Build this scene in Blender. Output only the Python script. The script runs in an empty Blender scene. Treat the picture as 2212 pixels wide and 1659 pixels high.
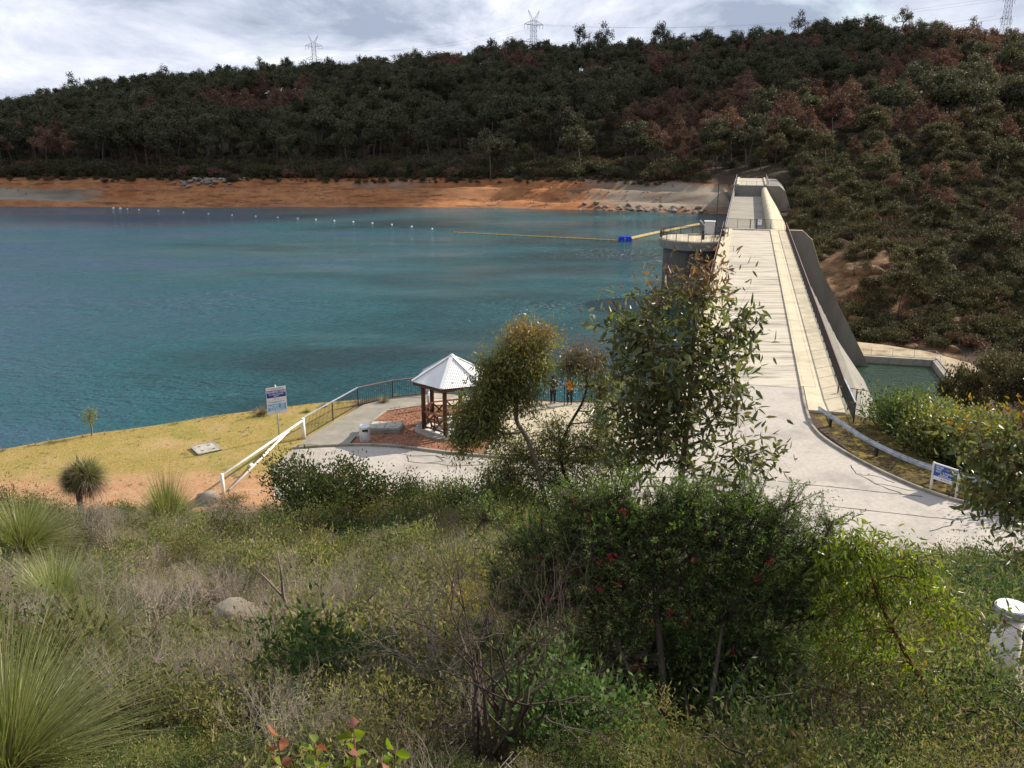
import bpy, bmesh, math, random
import numpy as np
from mathutils import Vector, Matrix, Euler
R = math.radians
rng = np.random.default_rng(7)
random.seed(7)
scene = bpy.context.scene
COL = scene.collection

# ---------------------------------------------------------------- camera, sky, sun, exposure
PITCH = 16.5
FPX = 880.0
CAM = Vector((0, 0, 16.5))
cd = bpy.data.cameras.new('camera'); cam = bpy.data.objects.new('camera', cd); COL.objects.link(cam)
cam.location = CAM; cam.rotation_euler = (R(90-PITCH), 0, 0)
cd.sensor_width = 36; cd.lens = 36*FPX/1024; cd.clip_end = 8000; cd.clip_start = 0.05
scene.camera = cam

SUN_AZ, SUN_EL = 60.0, 34.0           # degrees right of the view direction, degrees up
world = bpy.data.worlds.new('World'); scene.world = world; world.use_nodes = True
SKY_STRENGTH, EXPOSURE, SUN_STRENGTH = 0.10, 0.50, 5.0
def build_world():
    nt = world.node_tree; nt.nodes.clear(); N = nt.nodes.new; L = nt.links.new
    out = N('ShaderNodeOutputWorld'); bg = N('ShaderNodeBackground'); bg.inputs['Strength'].default_value = SKY_STRENGTH
    sky = N('ShaderNodeTexSky'); sky.sky_type = 'NISHITA'; sky.sun_disc = False
    sky.sun_elevation = R(SUN_EL); sky.sun_rotation = R(SUN_AZ)
    tc = N('ShaderNodeTexCoord'); sep = N('ShaderNodeSeparateXYZ'); L(tc.outputs['Generated'], sep.inputs[0])
    zz = N('ShaderNodeMath'); zz.operation = 'MAXIMUM'; zz.inputs[1].default_value = 0.0; L(sep.outputs['Z'], zz.inputs[0])
    za = N('ShaderNodeMath'); za.operation = 'ADD'; za.inputs[1].default_value = 0.30; L(zz.outputs[0], za.inputs[0])
    dx = N('ShaderNodeMath'); dx.operation = 'DIVIDE'; L(sep.outputs['X'], dx.inputs[0]); L(za.outputs[0], dx.inputs[1])
    dy = N('ShaderNodeMath'); dy.operation = 'DIVIDE'; L(sep.outputs['Y'], dy.inputs[0]); L(za.outputs[0], dy.inputs[1])
    cmb = N('ShaderNodeCombineXYZ'); L(dx.outputs[0], cmb.inputs[0]); L(dy.outputs[0], cmb.inputs[1])
    def noise(scale, det, off, rough=0.55):
        mp = N('ShaderNodeMapping'); mp.inputs['Location'].default_value = off; L(cmb.outputs[0], mp.inputs['Vector'])
        n = N('ShaderNodeTexNoise'); n.inputs['Scale'].default_value = scale; n.inputs['Detail'].default_value = det
        n.inputs['Roughness'].default_value = rough; n.inputs['Distortion'].default_value = 0.5
        L(mp.outputs[0], n.inputs['Vector']); return n
    cov = noise(0.9, 7, (1.7, 0.4, 0)); shade = noise(1.5, 9, (5.1, 2.6, 0.7), 0.62)
    r1 = N('ShaderNodeValToRGB'); e = r1.color_ramp.elements
    e[0].position = 0.33; e[0].color = (0, 0, 0, 1); e[1].position = 0.42; e[1].color = (1, 1, 1, 1); L(cov.outputs['Fac'], r1.inputs[0])
    r2 = N('ShaderNodeValToRGB'); e = r2.color_ramp.elements
    e[0].position = 0.40; e[0].color = (2.9, 3.4, 4.4, 1); e[1].position = 0.63; e[1].color = (7.3, 7.5, 8.1, 1)
    m = e.new(0.51); m.color = (5.0, 5.4, 6.4, 1); L(shade.outputs['Fac'], r2.inputs[0])
    mix = N('ShaderNodeMix'); mix.data_type = 'RGBA'; L(r1.outputs[0], mix.inputs[0]); L(sky.outputs[0], mix.inputs[6]); L(r2.outputs[0], mix.inputs[7])
    L(mix.outputs[2], bg.inputs['Color']); L(bg.outputs[0], out.inputs[0])
build_world()
sd = bpy.data.lights.new('sun', 'SUN'); sd.energy = SUN_STRENGTH; sd.angle = R(0.53); sd.color = (1.0, 0.90, 0.76)
sun = bpy.data.objects.new('sun', sd); COL.objects.link(sun)
to_sun = Vector((math.sin(R(SUN_AZ))*math.cos(R(SUN_EL)), math.cos(R(SUN_AZ))*math.cos(R(SUN_EL)), math.sin(R(SUN_EL))))
sun.rotation_euler = (-to_sun).to_track_quat('-Z', 'Y').to_euler()
sun.location = to_sun*300
vs = scene.view_settings; vs.view_transform = 'Standard'; vs.look = 'None'; vs.exposure = EXPOSURE; vs.gamma = 1.0; vs.use_curve_mapping = False
scene.cycles.max_bounces = 6; scene.cycles.transparent_max_bounces = 6; scene.cycles.diffuse_bounces = 3; scene.cycles.transmission_bounces = 3
# ---------------------------------------------------------------- helpers
def link(o, parent=None):
    COL.objects.link(o)
    if parent is not None: o.parent = parent
    return o
def tag(o, label=None, cat=None, group=None, kind=None):
    if label: o['label'] = label
    if cat: o['category'] = cat
    if group: o['group'] = group
    if kind: o['kind'] = kind
    return o
def empty(name, loc, label=None, cat=None, group=None, rz=0.0):
    o = bpy.data.objects.new(name, None); link(o); o.location = loc; o.rotation_euler = (0, 0, rz)
    o.empty_display_size = 0.2
    return tag(o, label, cat, group)
def at(dx, dy, Y):
    """the point at forward distance Y seen at (dx, dy) of the 2212-wide photograph"""
    x = dx/2.16-512; y = 384-dy/2.16; p = R(PITCH); c, s = math.cos(p), math.sin(p)
    f = Y/(FPX*c+y*s)
    return Vector((x*f, Y, CAM.z+(-FPX*s+y*c)*f))
def px(n, Y):
    """size in metres of n photo pixels at distance Y"""
    return n/2.16/FPX*Y*1.04
class MB:
    def __init__(s): s.v = []; s.f = []; s.m = []
    def add(s, vs, fs, m=0):
        o = len(s.v); s.v += [tuple(v) for v in vs]; s.f += [tuple(i+o for i in f) for f in fs]; s.m += [m]*len(fs); return s
    def box(s, c, d, rz=0.0, m=0, top=1.0):
        cx, cy, cz = c; a, b, h = d[0]/2, d[1]/2, d[2]/2; co, si = math.cos(rz), math.sin(rz); vs = []
        for z, k in ((-h, 1), (h, top)):
            for x, y in ((-a, -b), (a, -b), (a, b), (-a, b)):
                x *= k; y *= k; vs.append((cx+x*co-y*si, cy+x*si+y*co, cz+z))
        return s.add(vs, [(3, 2, 1, 0), (4, 5, 6, 7), (0, 1, 5, 4), (1, 2, 6, 5), (2, 3, 7, 6), (3, 0, 4, 7)], m)
    def tube(s, pts, r, n=8, caps=True, m=0):
        pts = [Vector(p) for p in pts]; rs = r if isinstance(r, (list, tuple)) else [r]*len(pts); vs = []; fs = []
        for i, p in enumerate(pts):
            d = (pts[min(i+1, len(pts)-1)]-pts[max(i-1, 0)]).normalized()
            u = d.cross(Vector((0, 0, 1)));
            if u.length < 1e-3: u = d.cross(Vector((1, 0, 0)))
            u.normalize(); w = d.cross(u)
            for k in range(n):
                a = 2*math.pi*k/n; vs.append(p+(u*math.cos(a)+w*math.sin(a))*rs[i])
        for i in range(len(pts)-1):
            for k in range(n):
                fs.append((i*n+k, i*n+(k+1) % n, (i+1)*n+(k+1) % n, (i+1)*n+k))
        if caps: fs += [tuple(range(n-1, -1, -1)), tuple(range((len(pts)-1)*n, len(pts)*n))]
        return s.add(vs, fs, m)
    def bar(s, p0, p1, w, h, m=0):
        """rectangular bar from p0 to p1, w wide sideways, h high"""
        p0 = Vector(p0); p1 = Vector(p1); d = (p1-p0).normalized(); u = d.cross(Vector((0, 0, 1)))
        if u.length < 1e-3: u = Vector((1, 0, 0))
        u.normalize(); q = u.cross(d); vs = []
        for p in (p0, p1):
            for a, b in ((-1, -1), (1, -1), (1, 1), (-1, 1)): vs.append(p+u*(a*w/2)+q*(b*h/2))
        return s.add(vs, [(0, 1, 2, 3), (7, 6, 5, 4), (0, 4, 5, 1), (1, 5, 6, 2), (2, 6, 7, 3), (3, 7, 4, 0)], m)
    def prism(s, poly, z0, z1, m=0):
        n = len(poly); vs = [(x, y, z0) for x, y in poly]+[(x, y, z1) for x, y in poly]
        return s.add(vs, [tuple(range(n-1, -1, -1)), tuple(range(n, 2*n))]+[(i, (i+1) % n, n+(i+1) % n, n+i) for i in range(n)], m)
    def sweep(s, prof, path, closed=True, m=0):
        """profile points (side, up) swept along a path of points, side = to the right of travel"""
        path = [Vector(p) for p in path]; n = len(prof); vs = []; fs = []
        for i, p in enumerate(path):
            d0 = (path[i]-path[max(i-1, 0)]); d1 = (path[min(i+1, len(path)-1)]-path[i]); d0.z = d1.z = 0
            d0 = d0.normalized() if d0.length > 0 else d1.normalized(); d1 = d1.normalized() if d1.length > 0 else d0
            d = (d0+d1).normalized(); r = Vector((d.y, -d.x, 0)); k = 1/max(0.5, d.dot(d1))
            for a, b in prof: vs.append(p+r*(a*k)+Vector((0, 0, b)))
        for i in range(len(path)-1):
            for k in range(n if closed else n-1): fs.append((i*n+k, (i+1)*n+k, (i+1)*n+(k+1) % n, i*n+(k+1) % n))
        if closed: fs += [tuple(range(n)), tuple(range(len(path)*n-1, (len(path)-1)*n-1, -1))]
        return s.add(vs, fs, m)
    def mesh(s, name, mats, smooth=False):
        me = bpy.data.meshes.new(name); me.from_pydata(s.v, [], s.f)
        for mm in (mats if isinstance(mats, (list, tuple)) else [mats]): me.materials.append(mm)
        if any(s.m): me.polygons.foreach_set('material_index', s.m)
        bm = bmesh.new(); bm.from_mesh(me); bmesh.ops.recalc_face_normals(bm, faces=bm.faces); bm.to_mesh(me); bm.free()
        if smooth: me.polygons.foreach_set('use_smooth', [True]*len(me.polygons))
        me.update(); return me
    def build(s, name, mats, parent=None, smooth=False, bevel=0.0):
        o = link(bpy.data.objects.new(name, s.mesh(name, mats, smooth)), parent)
        if bevel:
            b = o.modifiers.new('bevel', 'BEVEL'); b.width = bevel; b.segments = 2; b.limit_method = 'ANGLE'
        return o
def obj(name, me, parent=None, loc=None, rot=None, sc=None):
    o = link(bpy.data.objects.new(name, me), parent)
    if loc is not None: o.location = loc
    if rot is not None: o.rotation_euler = rot
    if sc is not None: o.scale = sc if hasattr(sc, '__len__') else (sc, sc, sc)
    return o
def copy_tree(o, parent=None):
    c = o.copy(); COL.objects.link(c); c.parent = parent
    for ch in list(o.children):
        copy_tree(ch, c)
    return c
def mesh_np(name, chunks, mats, smooth=False):
    """chunks: list of (V (n,3), F (m,k), material index)"""
    nv = sum(len(c[0]) for c in chunks); V = np.concatenate([c[0] for c in chunks]).astype(np.float32)
    loops = []; starts = []; tot = []; mi = []; o = 0; ls = 0
    for v, f, m in chunks:
        f = np.asarray(f, np.int32); k = f.shape[1]
        loops.append((f+o).ravel()); starts.append(ls+np.arange(len(f))*k); tot.append(np.full(len(f), k)); mi.append(np.full(len(f), m))
        o += len(v); ls += f.size
    me = bpy.data.meshes.new(name); loops = np.concatenate(loops).astype(np.int32); starts = np.concatenate(starts).astype(np.int32)
    me.vertices.add(nv); me.vertices.foreach_set('co', V.ravel())
    me.loops.add(len(loops)); me.loops.foreach_set('vertex_index', loops)
    me.polygons.add(len(starts)); me.polygons.foreach_set('loop_start', starts)
    me.polygons.foreach_set('material_index', np.concatenate(mi).astype(np.int32))
    for mm in mats: me.materials.append(mm)
    if smooth: me.polygons.foreach_set('use_smooth', np.ones(len(starts), bool))
    me.update(calc_edges=True); me.validate(); return me
def nrm(a): return a/np.maximum(np.linalg.norm(a, axis=-1, keepdims=True), 1e-9)
def rdir(n, zb=0.0):
    a = rng.normal(size=(n, 3)); a[:, 2] += zb; return nrm(a)
def tubes_np(P0, P1, R0, R1, n=4):
    P0 = np.asarray(P0, float); P1 = np.asarray(P1, float); R0 = np.asarray(R0, float); R1 = np.asarray(R1, float)
    d = nrm(P1-P0); ref = np.where(np.abs(d[:, 2:3]) > .9, [[1., 0, 0]], [[0, 0, 1.]]); u = nrm(np.cross(d, ref)); w = np.cross(d, u)
    a = np.arange(n)*2*np.pi/n; c, s = np.cos(a), np.sin(a); ring = u[:, None, :]*c[None, :, None]+w[:, None, :]*s[None, :, None]
    V = np.concatenate([P0[:, None]+ring*R0[:, None, None], P1[:, None]+ring*R1[:, None, None]], axis=1).reshape(-1, 3)
    b = (np.arange(len(P0))*2*n)[:, None]; k = np.arange(n)[None]; k2 = (k+1) % n
    return V, np.stack([b+k, b+k2, b+n+k2, b+n+k], -1).reshape(-1, 4)
def leaves_np(P, D, L, W, fold=0.15, bend=0.0, simple=False):
    """leaves at P along D; simple: a diamond, else two folded halves"""
    n = len(P); D = nrm(D); ref = rdir(n); u = nrm(np.cross(D, ref)); w = np.cross(D, u)
    L = np.broadcast_to(L, (n,))[:, None]; W = np.broadcast_to(W, (n,))[:, None]
    if simple:
        V = np.stack([P, P+D*L*.45+u*W*.5, P+D*L, P+D*L*.45-u*W*.5], 1).reshape(-1, 3)
        return V, (np.arange(n)*4)[:, None]+np.arange(4)[None]
    w = w*(fold*W)
    bv = np.array([0, 0, -1.])*L*bend
    V = np.stack([P, P+D*L*.3+u*W*.5+w, P+D*L*.7+u*W*.34+w*.7+bv*.4, P+D*L+bv, P+D*L*.7-u*W*.34+w*.7+bv*.4, P+D*L*.3-u*W*.5+w], 1).reshape(-1, 3)
    b = (np.arange(n)*6)[:, None]
    return V, np.concatenate([b+np.array([[0, 1, 2, 3]]), b+np.array([[0, 3, 4, 5]])])
def ell(n, c, r, shell=0.55):
    """n points in an ellipsoid, drawn towards its shell"""
    d = rdir(n); k = (shell+(1-shell)*rng.random(n))[:, None]; return np.asarray(c)+d*k*np.asarray(r)
def colonize(trunk, targets, step=0.25, droop=0.0, jitter=0.12):
    """grow branches from the trunk nodes to every target; returns edges (P0, P1, R0, R1) and the tip index per target"""
    nodes = [np.array(p, float) for p in trunk]; par = [max(i-1, -1) for i in range(len(trunk))]; par[0] = -1
    for i in range(1, len(trunk)): par[i] = i-1
    tips = []; T = np.asarray(targets, float); order = np.argsort(np.min(np.linalg.norm(T[:, None]-np.array(nodes)[None], axis=2), axis=1))
    A = np.zeros((len(nodes)+len(T)*8+10, 3)); A[:len(nodes)] = nodes; na = len(nodes)
    tipi = np.zeros(len(T), int)
    for k in order:
        t = T[k]; dd = A[:na]-t; dist = np.sqrt((dd**2).sum(1))+np.maximum(0, A[:na, 2]-t[2])*0.8
        j = int(np.argmin(dist)); p = A[j]; m = int(min(6, max(1, round(np.linalg.norm(t-p)/step)))); prev = j
        for q in range(1, m+1):
            f = q/m; pt = p+(t-p)*f
            if q < m: pt = pt+rng.normal(size=3)*step*jitter+np.array([0, 0, droop*math.sin(f*3.14)])
            A[na] = pt; par.append(prev); prev = na; na += 1
        tipi[k] = prev
    cnt = np.zeros(na)
    for i in range(na-1, 0, -1):
        cnt[i] += 1
        if par[i] >= 0: cnt[par[i]] += cnt[i]
    return A[:na], np.array(par), cnt, tipi
def branch_chunks(A, par, cnt, rtip, rmax, n=5, pw=0.5, m=0):
    i = np.arange(1, len(A)); i = i[par[i] >= 0]
    r = np.minimum(rmax, rtip*np.maximum(cnt, 1)**pw); r0 = r[par[i]]; r0 = np.minimum(r0, r[i]*1.6)
    V, F = tubes_np(A[par[i]], A[i], r0, r[i], n); return (V, F, m)
# ---------------------------------------------------------------- materials
def _nt(name):
    m = bpy.data.materials.new(name); m.use_nodes = True; nt = m.node_tree; return m, nt, nt.nodes['Principled BSDF']
def rgb(c): return (c[0], c[1], c[2], 1)
def solid(name, c1, c2=None, scale=4.0, rough=0.8, bump=0.0, metal=0.0, stretch=None, detail=6, spec=0.3, dirt=None, dscale=0.5):
    """two mottled colours, fine relief, optional larger stains"""
    m, nt, b = _nt(name); N = nt.nodes.new; L = nt.links.new
    b.inputs['Roughness'].default_value = rough; b.inputs['Metallic'].default_value = metal; b.inputs['Specular IOR Level'].default_value = spec
    tc = N('ShaderNodeTexCoord'); mp = N('ShaderNodeMapping'); L(tc.outputs['Object'], mp.inputs[0])
    if stretch: mp.inputs['Scale'].default_value = stretch
    n = N('ShaderNodeTexNoise'); n.inputs['Scale'].default_value = scale; n.inputs['Detail'].default_value = detail; n.inputs['Roughness'].default_value = .65
    L(mp.outputs[0], n.inputs['Vector'])
    rp = N('ShaderNodeValToRGB'); rp.color_ramp.elements[0].position = .32; rp.color_ramp.elements[1].position = .68
    rp.color_ramp.elements[0].color = rgb(c1); rp.color_ramp.elements[1].color = rgb(c2 or [x*1.15 for x in c1]); L(n.outputs['Fac'], rp.inputs[0])
    col = rp.outputs[0]
    if dirt:
        n2 = N('ShaderNodeTexNoise'); n2.inputs['Scale'].default_value = dscale; n2.inputs['Detail'].default_value = 7; n2.inputs['Roughness'].default_value = .7
        L(mp.outputs[0], n2.inputs['Vector']); r2 = N('ShaderNodeValToRGB'); r2.color_ramp.elements[0].position = .47; r2.color_ramp.elements[1].position = .66
        L(n2.outputs['Fac'], r2.inputs[0]); mx = N('ShaderNodeMix'); mx.data_type = 'RGBA'; L(r2.outputs[0], mx.inputs[0]); L(col, mx.inputs[6]); mx.inputs[7].default_value = rgb(dirt); col = mx.outputs[2]
    L(col, b.inputs['Base Color'])
    if bump:
        n3 = N('ShaderNodeTexNoise'); n3.inputs['Scale'].default_value = scale*6; n3.inputs['Detail'].default_value = 5; L(mp.outputs[0], n3.inputs['Vector'])
        bp = N('ShaderNodeBump'); bp.inputs['Strength'].default_value = bump; bp.inputs['Distance'].default_value = .02; L(n3.outputs['Fac'], bp.inputs['Height']); L(bp.outputs[0], b.inputs['Normal'])
    return m
def leafm(name, cols, rough=0.45, trans=0.3, objvar=0.35, spec=0.5, tint=1.0):
    """leaf colours picked per leaf; light comes through"""
    m, nt, b = _nt(name); N = nt.nodes.new; L = nt.links.new; out = nt.nodes['Material Output']
    g = N('ShaderNodeNewGeometry'); rp = N('ShaderNodeValToRGB'); e = rp.color_ramp.elements
    e[0].position = 0; e[0].color = rgb(cols[0]); e[1].position = 1; e[1].color = rgb(cols[-1])
    for i, c in enumerate(cols[1:-1]): e.new((i+1)/(len(cols)-1)).color = rgb(c)
    L(g.outputs['Random Per Island'], rp.inputs[0])
    oi = N('ShaderNodeObjectInfo'); hv = N('ShaderNodeHueSaturation')
    mr = N('ShaderNodeMapRange'); mr.inputs[3].default_value = 1-objvar; mr.inputs[4].default_value = 1+objvar; L(oi.outputs['Random'], mr.inputs[0]); L(mr.outputs[0], hv.inputs['Value'])
    ml = N('ShaderNodeMath'); ml.operation = 'MULTIPLY'; ml.inputs[1].default_value = 7.31; L(oi.outputs['Random'], ml.inputs[0])
    fr = N('ShaderNodeMath'); fr.operation = 'FRACT'; L(ml.outputs[0], fr.inputs[0])
    m2 = N('ShaderNodeMapRange'); m2.inputs[3].default_value = .5-.05*objvar; m2.inputs[4].default_value = .5+.05*objvar; L(fr.outputs[0], m2.inputs[0]); L(m2.outputs[0], hv.inputs['Hue'])
    L(rp.outputs[0], hv.inputs['Color']); L(hv.outputs[0], b.inputs['Base Color'])
    b.inputs['Roughness'].default_value = rough; b.inputs['Specular IOR Level'].default_value = spec
    if trans > 0:
        t = N('ShaderNodeBsdfTranslucent'); h2 = N('ShaderNodeHueSaturation'); h2.inputs['Saturation'].default_value = 1.15; h2.inputs['Value'].default_value = 1.6
        L(hv.outputs[0], h2.inputs['Color']); L(h2.outputs[0], t.inputs[0]); mx = N('ShaderNodeMixShader'); mx.inputs[0].default_value = trans
        L(b.outputs[0], mx.inputs[1]); L(t.outputs[0], mx.inputs[2]); L(mx.outputs[0], out.inputs[0])
    return m
M = {}
M['concrete_deck'] = solid('concrete_deck', (.43, .39, .31), (.53, .475, .385), 1.2, .85, .12, stretch=(.28, 2.2, 1), dirt=(.17, .155, .13), dscale=.55)
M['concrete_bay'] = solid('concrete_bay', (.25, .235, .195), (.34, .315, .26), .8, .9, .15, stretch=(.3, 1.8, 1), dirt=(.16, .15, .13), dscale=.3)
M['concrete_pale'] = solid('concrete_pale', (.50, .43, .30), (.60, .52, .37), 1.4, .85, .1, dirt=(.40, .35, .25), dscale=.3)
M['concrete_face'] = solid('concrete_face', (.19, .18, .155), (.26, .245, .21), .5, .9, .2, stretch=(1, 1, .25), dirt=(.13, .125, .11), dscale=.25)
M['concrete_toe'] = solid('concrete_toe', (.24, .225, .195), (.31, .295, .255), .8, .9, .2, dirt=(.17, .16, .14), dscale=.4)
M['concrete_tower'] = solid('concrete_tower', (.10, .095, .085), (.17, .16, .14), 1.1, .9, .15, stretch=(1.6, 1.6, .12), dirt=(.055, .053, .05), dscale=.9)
M['concrete_grey'] = solid('concrete_grey', (.26, .25, .22), (.34, .325, .29), 2.5, .9, .2, dirt=(.2, .19, .16), dscale=.8)
M['concrete_lid'] = solid('concrete_lid', (.36, .34, .29), (.46, .435, .37), 2.2, .9, .15, dirt=(.24, .22, .18), dscale=1.6)
M['kerb'] = solid('kerb', (.27, .24, .19), (.37, .33, .27), 2.0, .9, .25, dirt=(.15, .13, .095), dscale=.6)
M['road'] = solid('road_asphalt', (.36, .325, .285), (.47, .43, .38), 5, .9, .3, dirt=(.29, .265, .235), dscale=.32)
M['plaza'] = solid('plaza_concrete', (.42, .365, .27), (.52, .45, .335), 1.6, .9, .2, dirt=(.33, .28, .2), dscale=.5)
M['path'] = solid('path_concrete', (.20, .185, .155), (.27, .25, .205), 1.3, .9, .2, dirt=(.31, .28, .22), dscale=.6)
M['tar'] = solid('tar_seal', (.03, .028, .028), (.05, .047, .045), 6, .7, .2)
M['mulch'] = solid('mulch', (.20, .085, .045), (.34, .165, .095), 9, .95, .8, dirt=(.13, .06, .035), dscale=1.2)
M['steel_dark'] = solid('painted_steel_dark', (.035, .033, .036), (.05, .047, .05), 3, .55, .03)
M['rail_red'] = solid('rail_cap_faded_red', (.20, .12, .105), (.27, .17, .15), 2, .5, .03)
M['steel_galv'] = solid('galvanised_steel', (.46, .51, .57), (.56, .61, .67), 5, .42, .05, metal=.35, dirt=(.27, .29, .31), dscale=2)
M['steel_bright'] = solid('bright_metal', (.60, .62, .65), (.68, .70, .73), 4, .35, .03, metal=.4)
M['pylon'] = solid('pylon_steel', (.20, .21, .23), (.26, .27, .29), 1, .6)
M['white_paint'] = solid('white_paint', (.76, .73, .68), (.82, .80, .75), 3, .5, .05, dirt=(.58, .53, .45), dscale=1.5)
M['white_roof'] = solid('white_roof_sheet', (.74, .735, .72), (.80, .795, .78), 2, .45, .02)
M['timber_dark'] = solid('stained_timber', (.075, .036, .022), (.12, .06, .036), 6, .7, .2, stretch=(4, 4, .6))
M['timber_red'] = solid('red_timber', (.26, .10, .055), (.36, .16, .09), 6, .65, .15)
M['lattice'] = solid('dark_lattice', (.02, .022, .02), (.03, .032, .03), 6, .7)
M['sign_white'] = solid('sign_white', (.78, .78, .78), (.80, .80, .80), 2, .4)
M['sign_navy'] = solid('sign_navy', (.022, .045, .30), (.026, .052, .34), 2, .4)
M['sign_cyan'] = solid('sign_cyan', (.03, .36, .68), (.035, .39, .72), 2, .4)
M['sign_blue'] = solid('sign_blue', (.025, .075, .36), (.03, .09, .40), 2, .4)
M['print_white'] = solid('print_white', (.8, .8, .8), (.82, .82, .82), 2, .5)
M['print_grey'] = solid('print_grey', (.25, .27, .30), (.28, .30, .33), 2, .5)
M['boom_yellow'] = solid('boom_yellow', (.36, .25, .09), (.46, .33, .12), 1, .6)
M['float_blue'] = solid('float_blue', (.02, .05, .55), (.03, .07, .65), 1, .4)
M['buoy_white'] = solid('buoy_white', (.8, .8, .78), (.85, .85, .83), 2, .4)
M['rock'] = solid('granite', (.22, .185, .145), (.33, .285, .225), 2.5, .9, .5, dirt=(.13, .105, .08), dscale=1.6)
M['rock_far'] = solid('shore_rock', (.20, .17, .14), (.33, .29, .24), .6, .9, .3, dirt=(.13, .10, .08), dscale=.3)
M['rock_orange'] = solid('ochre_rock', (.12, .075, .045), (.20, .125, .07), .9, .95, .6, dirt=(.055, .045, .035), dscale=.35)
M['bark'] = solid('gum_bark', (.14, .10, .075), (.25, .20, .16), 5, .85, .3, stretch=(2, 2, .5))
M['bark_red'] = solid('red_twig', (.12, .045, .03), (.19, .08, .05), 6, .7, .1)
M['bark_dark'] = solid('dark_bark', (.045, .033, .026), (.085, .065, .05), 5, .9, .3, stretch=(2, 2, .5))
M['bark_far'] = solid('grey_trunk', (.055, .045, .038), (.12, .105, .092), 1, .9)
M['bark_pale'] = solid('pale_dead_trunk', (.20, .185, .17), (.32, .30, .28), 1, .9)
M['twig_grey'] = solid('dead_twig', (.26, .21, .165), (.42, .36, .295), 3, .9)
M['twig_brown'] = solid('brown_twig', (.055, .04, .032), (.11, .08, .062), 3, .9)
M['gum_leaf'] = leafm('gum_leaf', [(.052, .072, .030), (.088, .115, .042), (.125, .155, .05), (.18, .17, .06), (.12, .13, .07)], .36, .38, .1, .5)
M['gum_leaf_fine'] = leafm('gum_leaf_fine', [(.08, .095, .036), (.13, .15, .045), (.18, .19, .05), (.27, .24, .05)], .4, .36, .15, .45)
M['gum_tip'] = leafm('gum_tip_yellow', [(.20, .16, .02), (.32, .25, .02), (.26, .11, .03), (.16, .15, .03)], .4, .4, .1)
M['gum_tip_red'] = leafm('gum_tip_copper', [(.20, .09, .04), (.17, .12, .05), (.12, .10, .05), (.28, .15, .06)], .4, .35, .1)
M['lime_leaf'] = leafm('lime_leaf', [(.08, .13, .02), (.13, .19, .026), (.19, .25, .036), (.24, .25, .045)], .36, .4, .1, .5)
M['needle'] = leafm('needle_leaf', [(.055, .09, .026), (.088, .14, .038), (.13, .185, .052), (.19, .24, .07)], .6, .3, .15, .15)
M['heath'] = leafm('heath_leaf', [(.06, .075, .024), (.105, .128, .036), (.155, .18, .052), (.23, .215, .082), (.20, .15, .095)], .65, .35, .5, .12)
M['heath_dark'] = leafm('heath_leaf_dark', [(.036, .062, .02), (.058, .092, .028), (.085, .122, .036), (.115, .13, .045)], .6, .3, .4, .15)
M['heath_yellow'] = leafm('heath_leaf_yellow', [(.22, .18, .03), (.32, .26, .04), (.18, .18, .04), (.28, .18, .04)], .5, .3, .2, .35)
M['grass_blade'] = leafm('grass_blade', [(.12, .16, .035), (.18, .225, .06), (.26, .28, .09), (.34, .32, .15), (.13, .175, .045)], .4, .35, .15, .45)
M['grass_dry'] = leafm('grass_dry', [(.22, .18, .11), (.30, .25, .16), (.16, .12, .075), (.26, .20, .12)], .6, .2, .15, .3)
M['grass_dead'] = leafm('skirt_dead', [(.11, .075, .05), (.17, .12, .085), (.07, .05, .035)], .7, .1, .1, .2)
M['litter'] = leafm('leaf_litter', [(.10, .065, .045), (.17, .115, .08), (.24, .18, .13), (.06, .045, .035)], .7, .1, .3, .2)
M['broad_leaf'] = leafm('broad_leaf', [(.10, .17, .02), (.16, .22, .03), (.20, .23, .035)], .35, .4, .15, .5)
M['broad_red'] = leafm('broad_leaf_red', [(.25, .08, .04), (.32, .14, .08), (.20, .05, .03)], .35, .3, .15, .5)
M['flower_red'] = leafm('red_flower', [(.50, .02, .05), (.62, .04, .09), (.42, .015, .035)], .5, .3, .1)
M['flower_white'] = leafm('white_flower', [(.72, .70, .56), (.78, .76, .66), (.6, .55, .36)], .6, .3, .05)
M['far_green'] = leafm('forest_green', [(.046, .050, .028), (.070, .073, .038), (.098, .097, .048), (.125, .118, .062)], .65, .15, .3, .2)
M['far_olive'] = leafm('forest_olive', [(.042, .042, .020), (.064, .061, .027), (.087, .081, .035), (.12, .10, .046)], .65, .15, .3, .2)
M['far_brown'] = leafm('forest_scorched', [(.14, .078, .05), (.19, .10, .062), (.12, .082, .058), (.23, .125, .078)], .7, .1, .3, .15)
M['skin'] = solid('skin', (.42, .26, .19), (.46, .29, .21), 8, .6)
M['cloth_navy'] = solid('navy_cloth', (.012, .013, .03), (.02, .021, .045), 12, .85, .3)
M['cloth_black'] = solid('black_cloth', (.012, .012, .013), (.02, .02, .022), 12, .85, .3)
M['cloth_orange'] = solid('orange_cloth', (.62, .15, .02), (.72, .19, .03), 10, .8, .3)
M['hair'] = solid('dark_hair', (.02, .014, .01), (.035, .025, .018), 20, .6, .3)
M['cloud'] = leafm('cloud_white', [(.85, .85, .86), (.88, .88, .89), (.9, .9, .9)], 1.0, .45, .0, 0.0)
# ---------------------------------------------------------------- terrain heights
DU = (0.2504, 0.9681)          # along the dam crest, away from the lookout
DV = (0.9681, -0.2504)         # downstream
def dam_pt(s, t, z=0.0):
    return (DU[0]*s + DV[0]*t, DU[1]*s + DV[1]*t, z)

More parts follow.
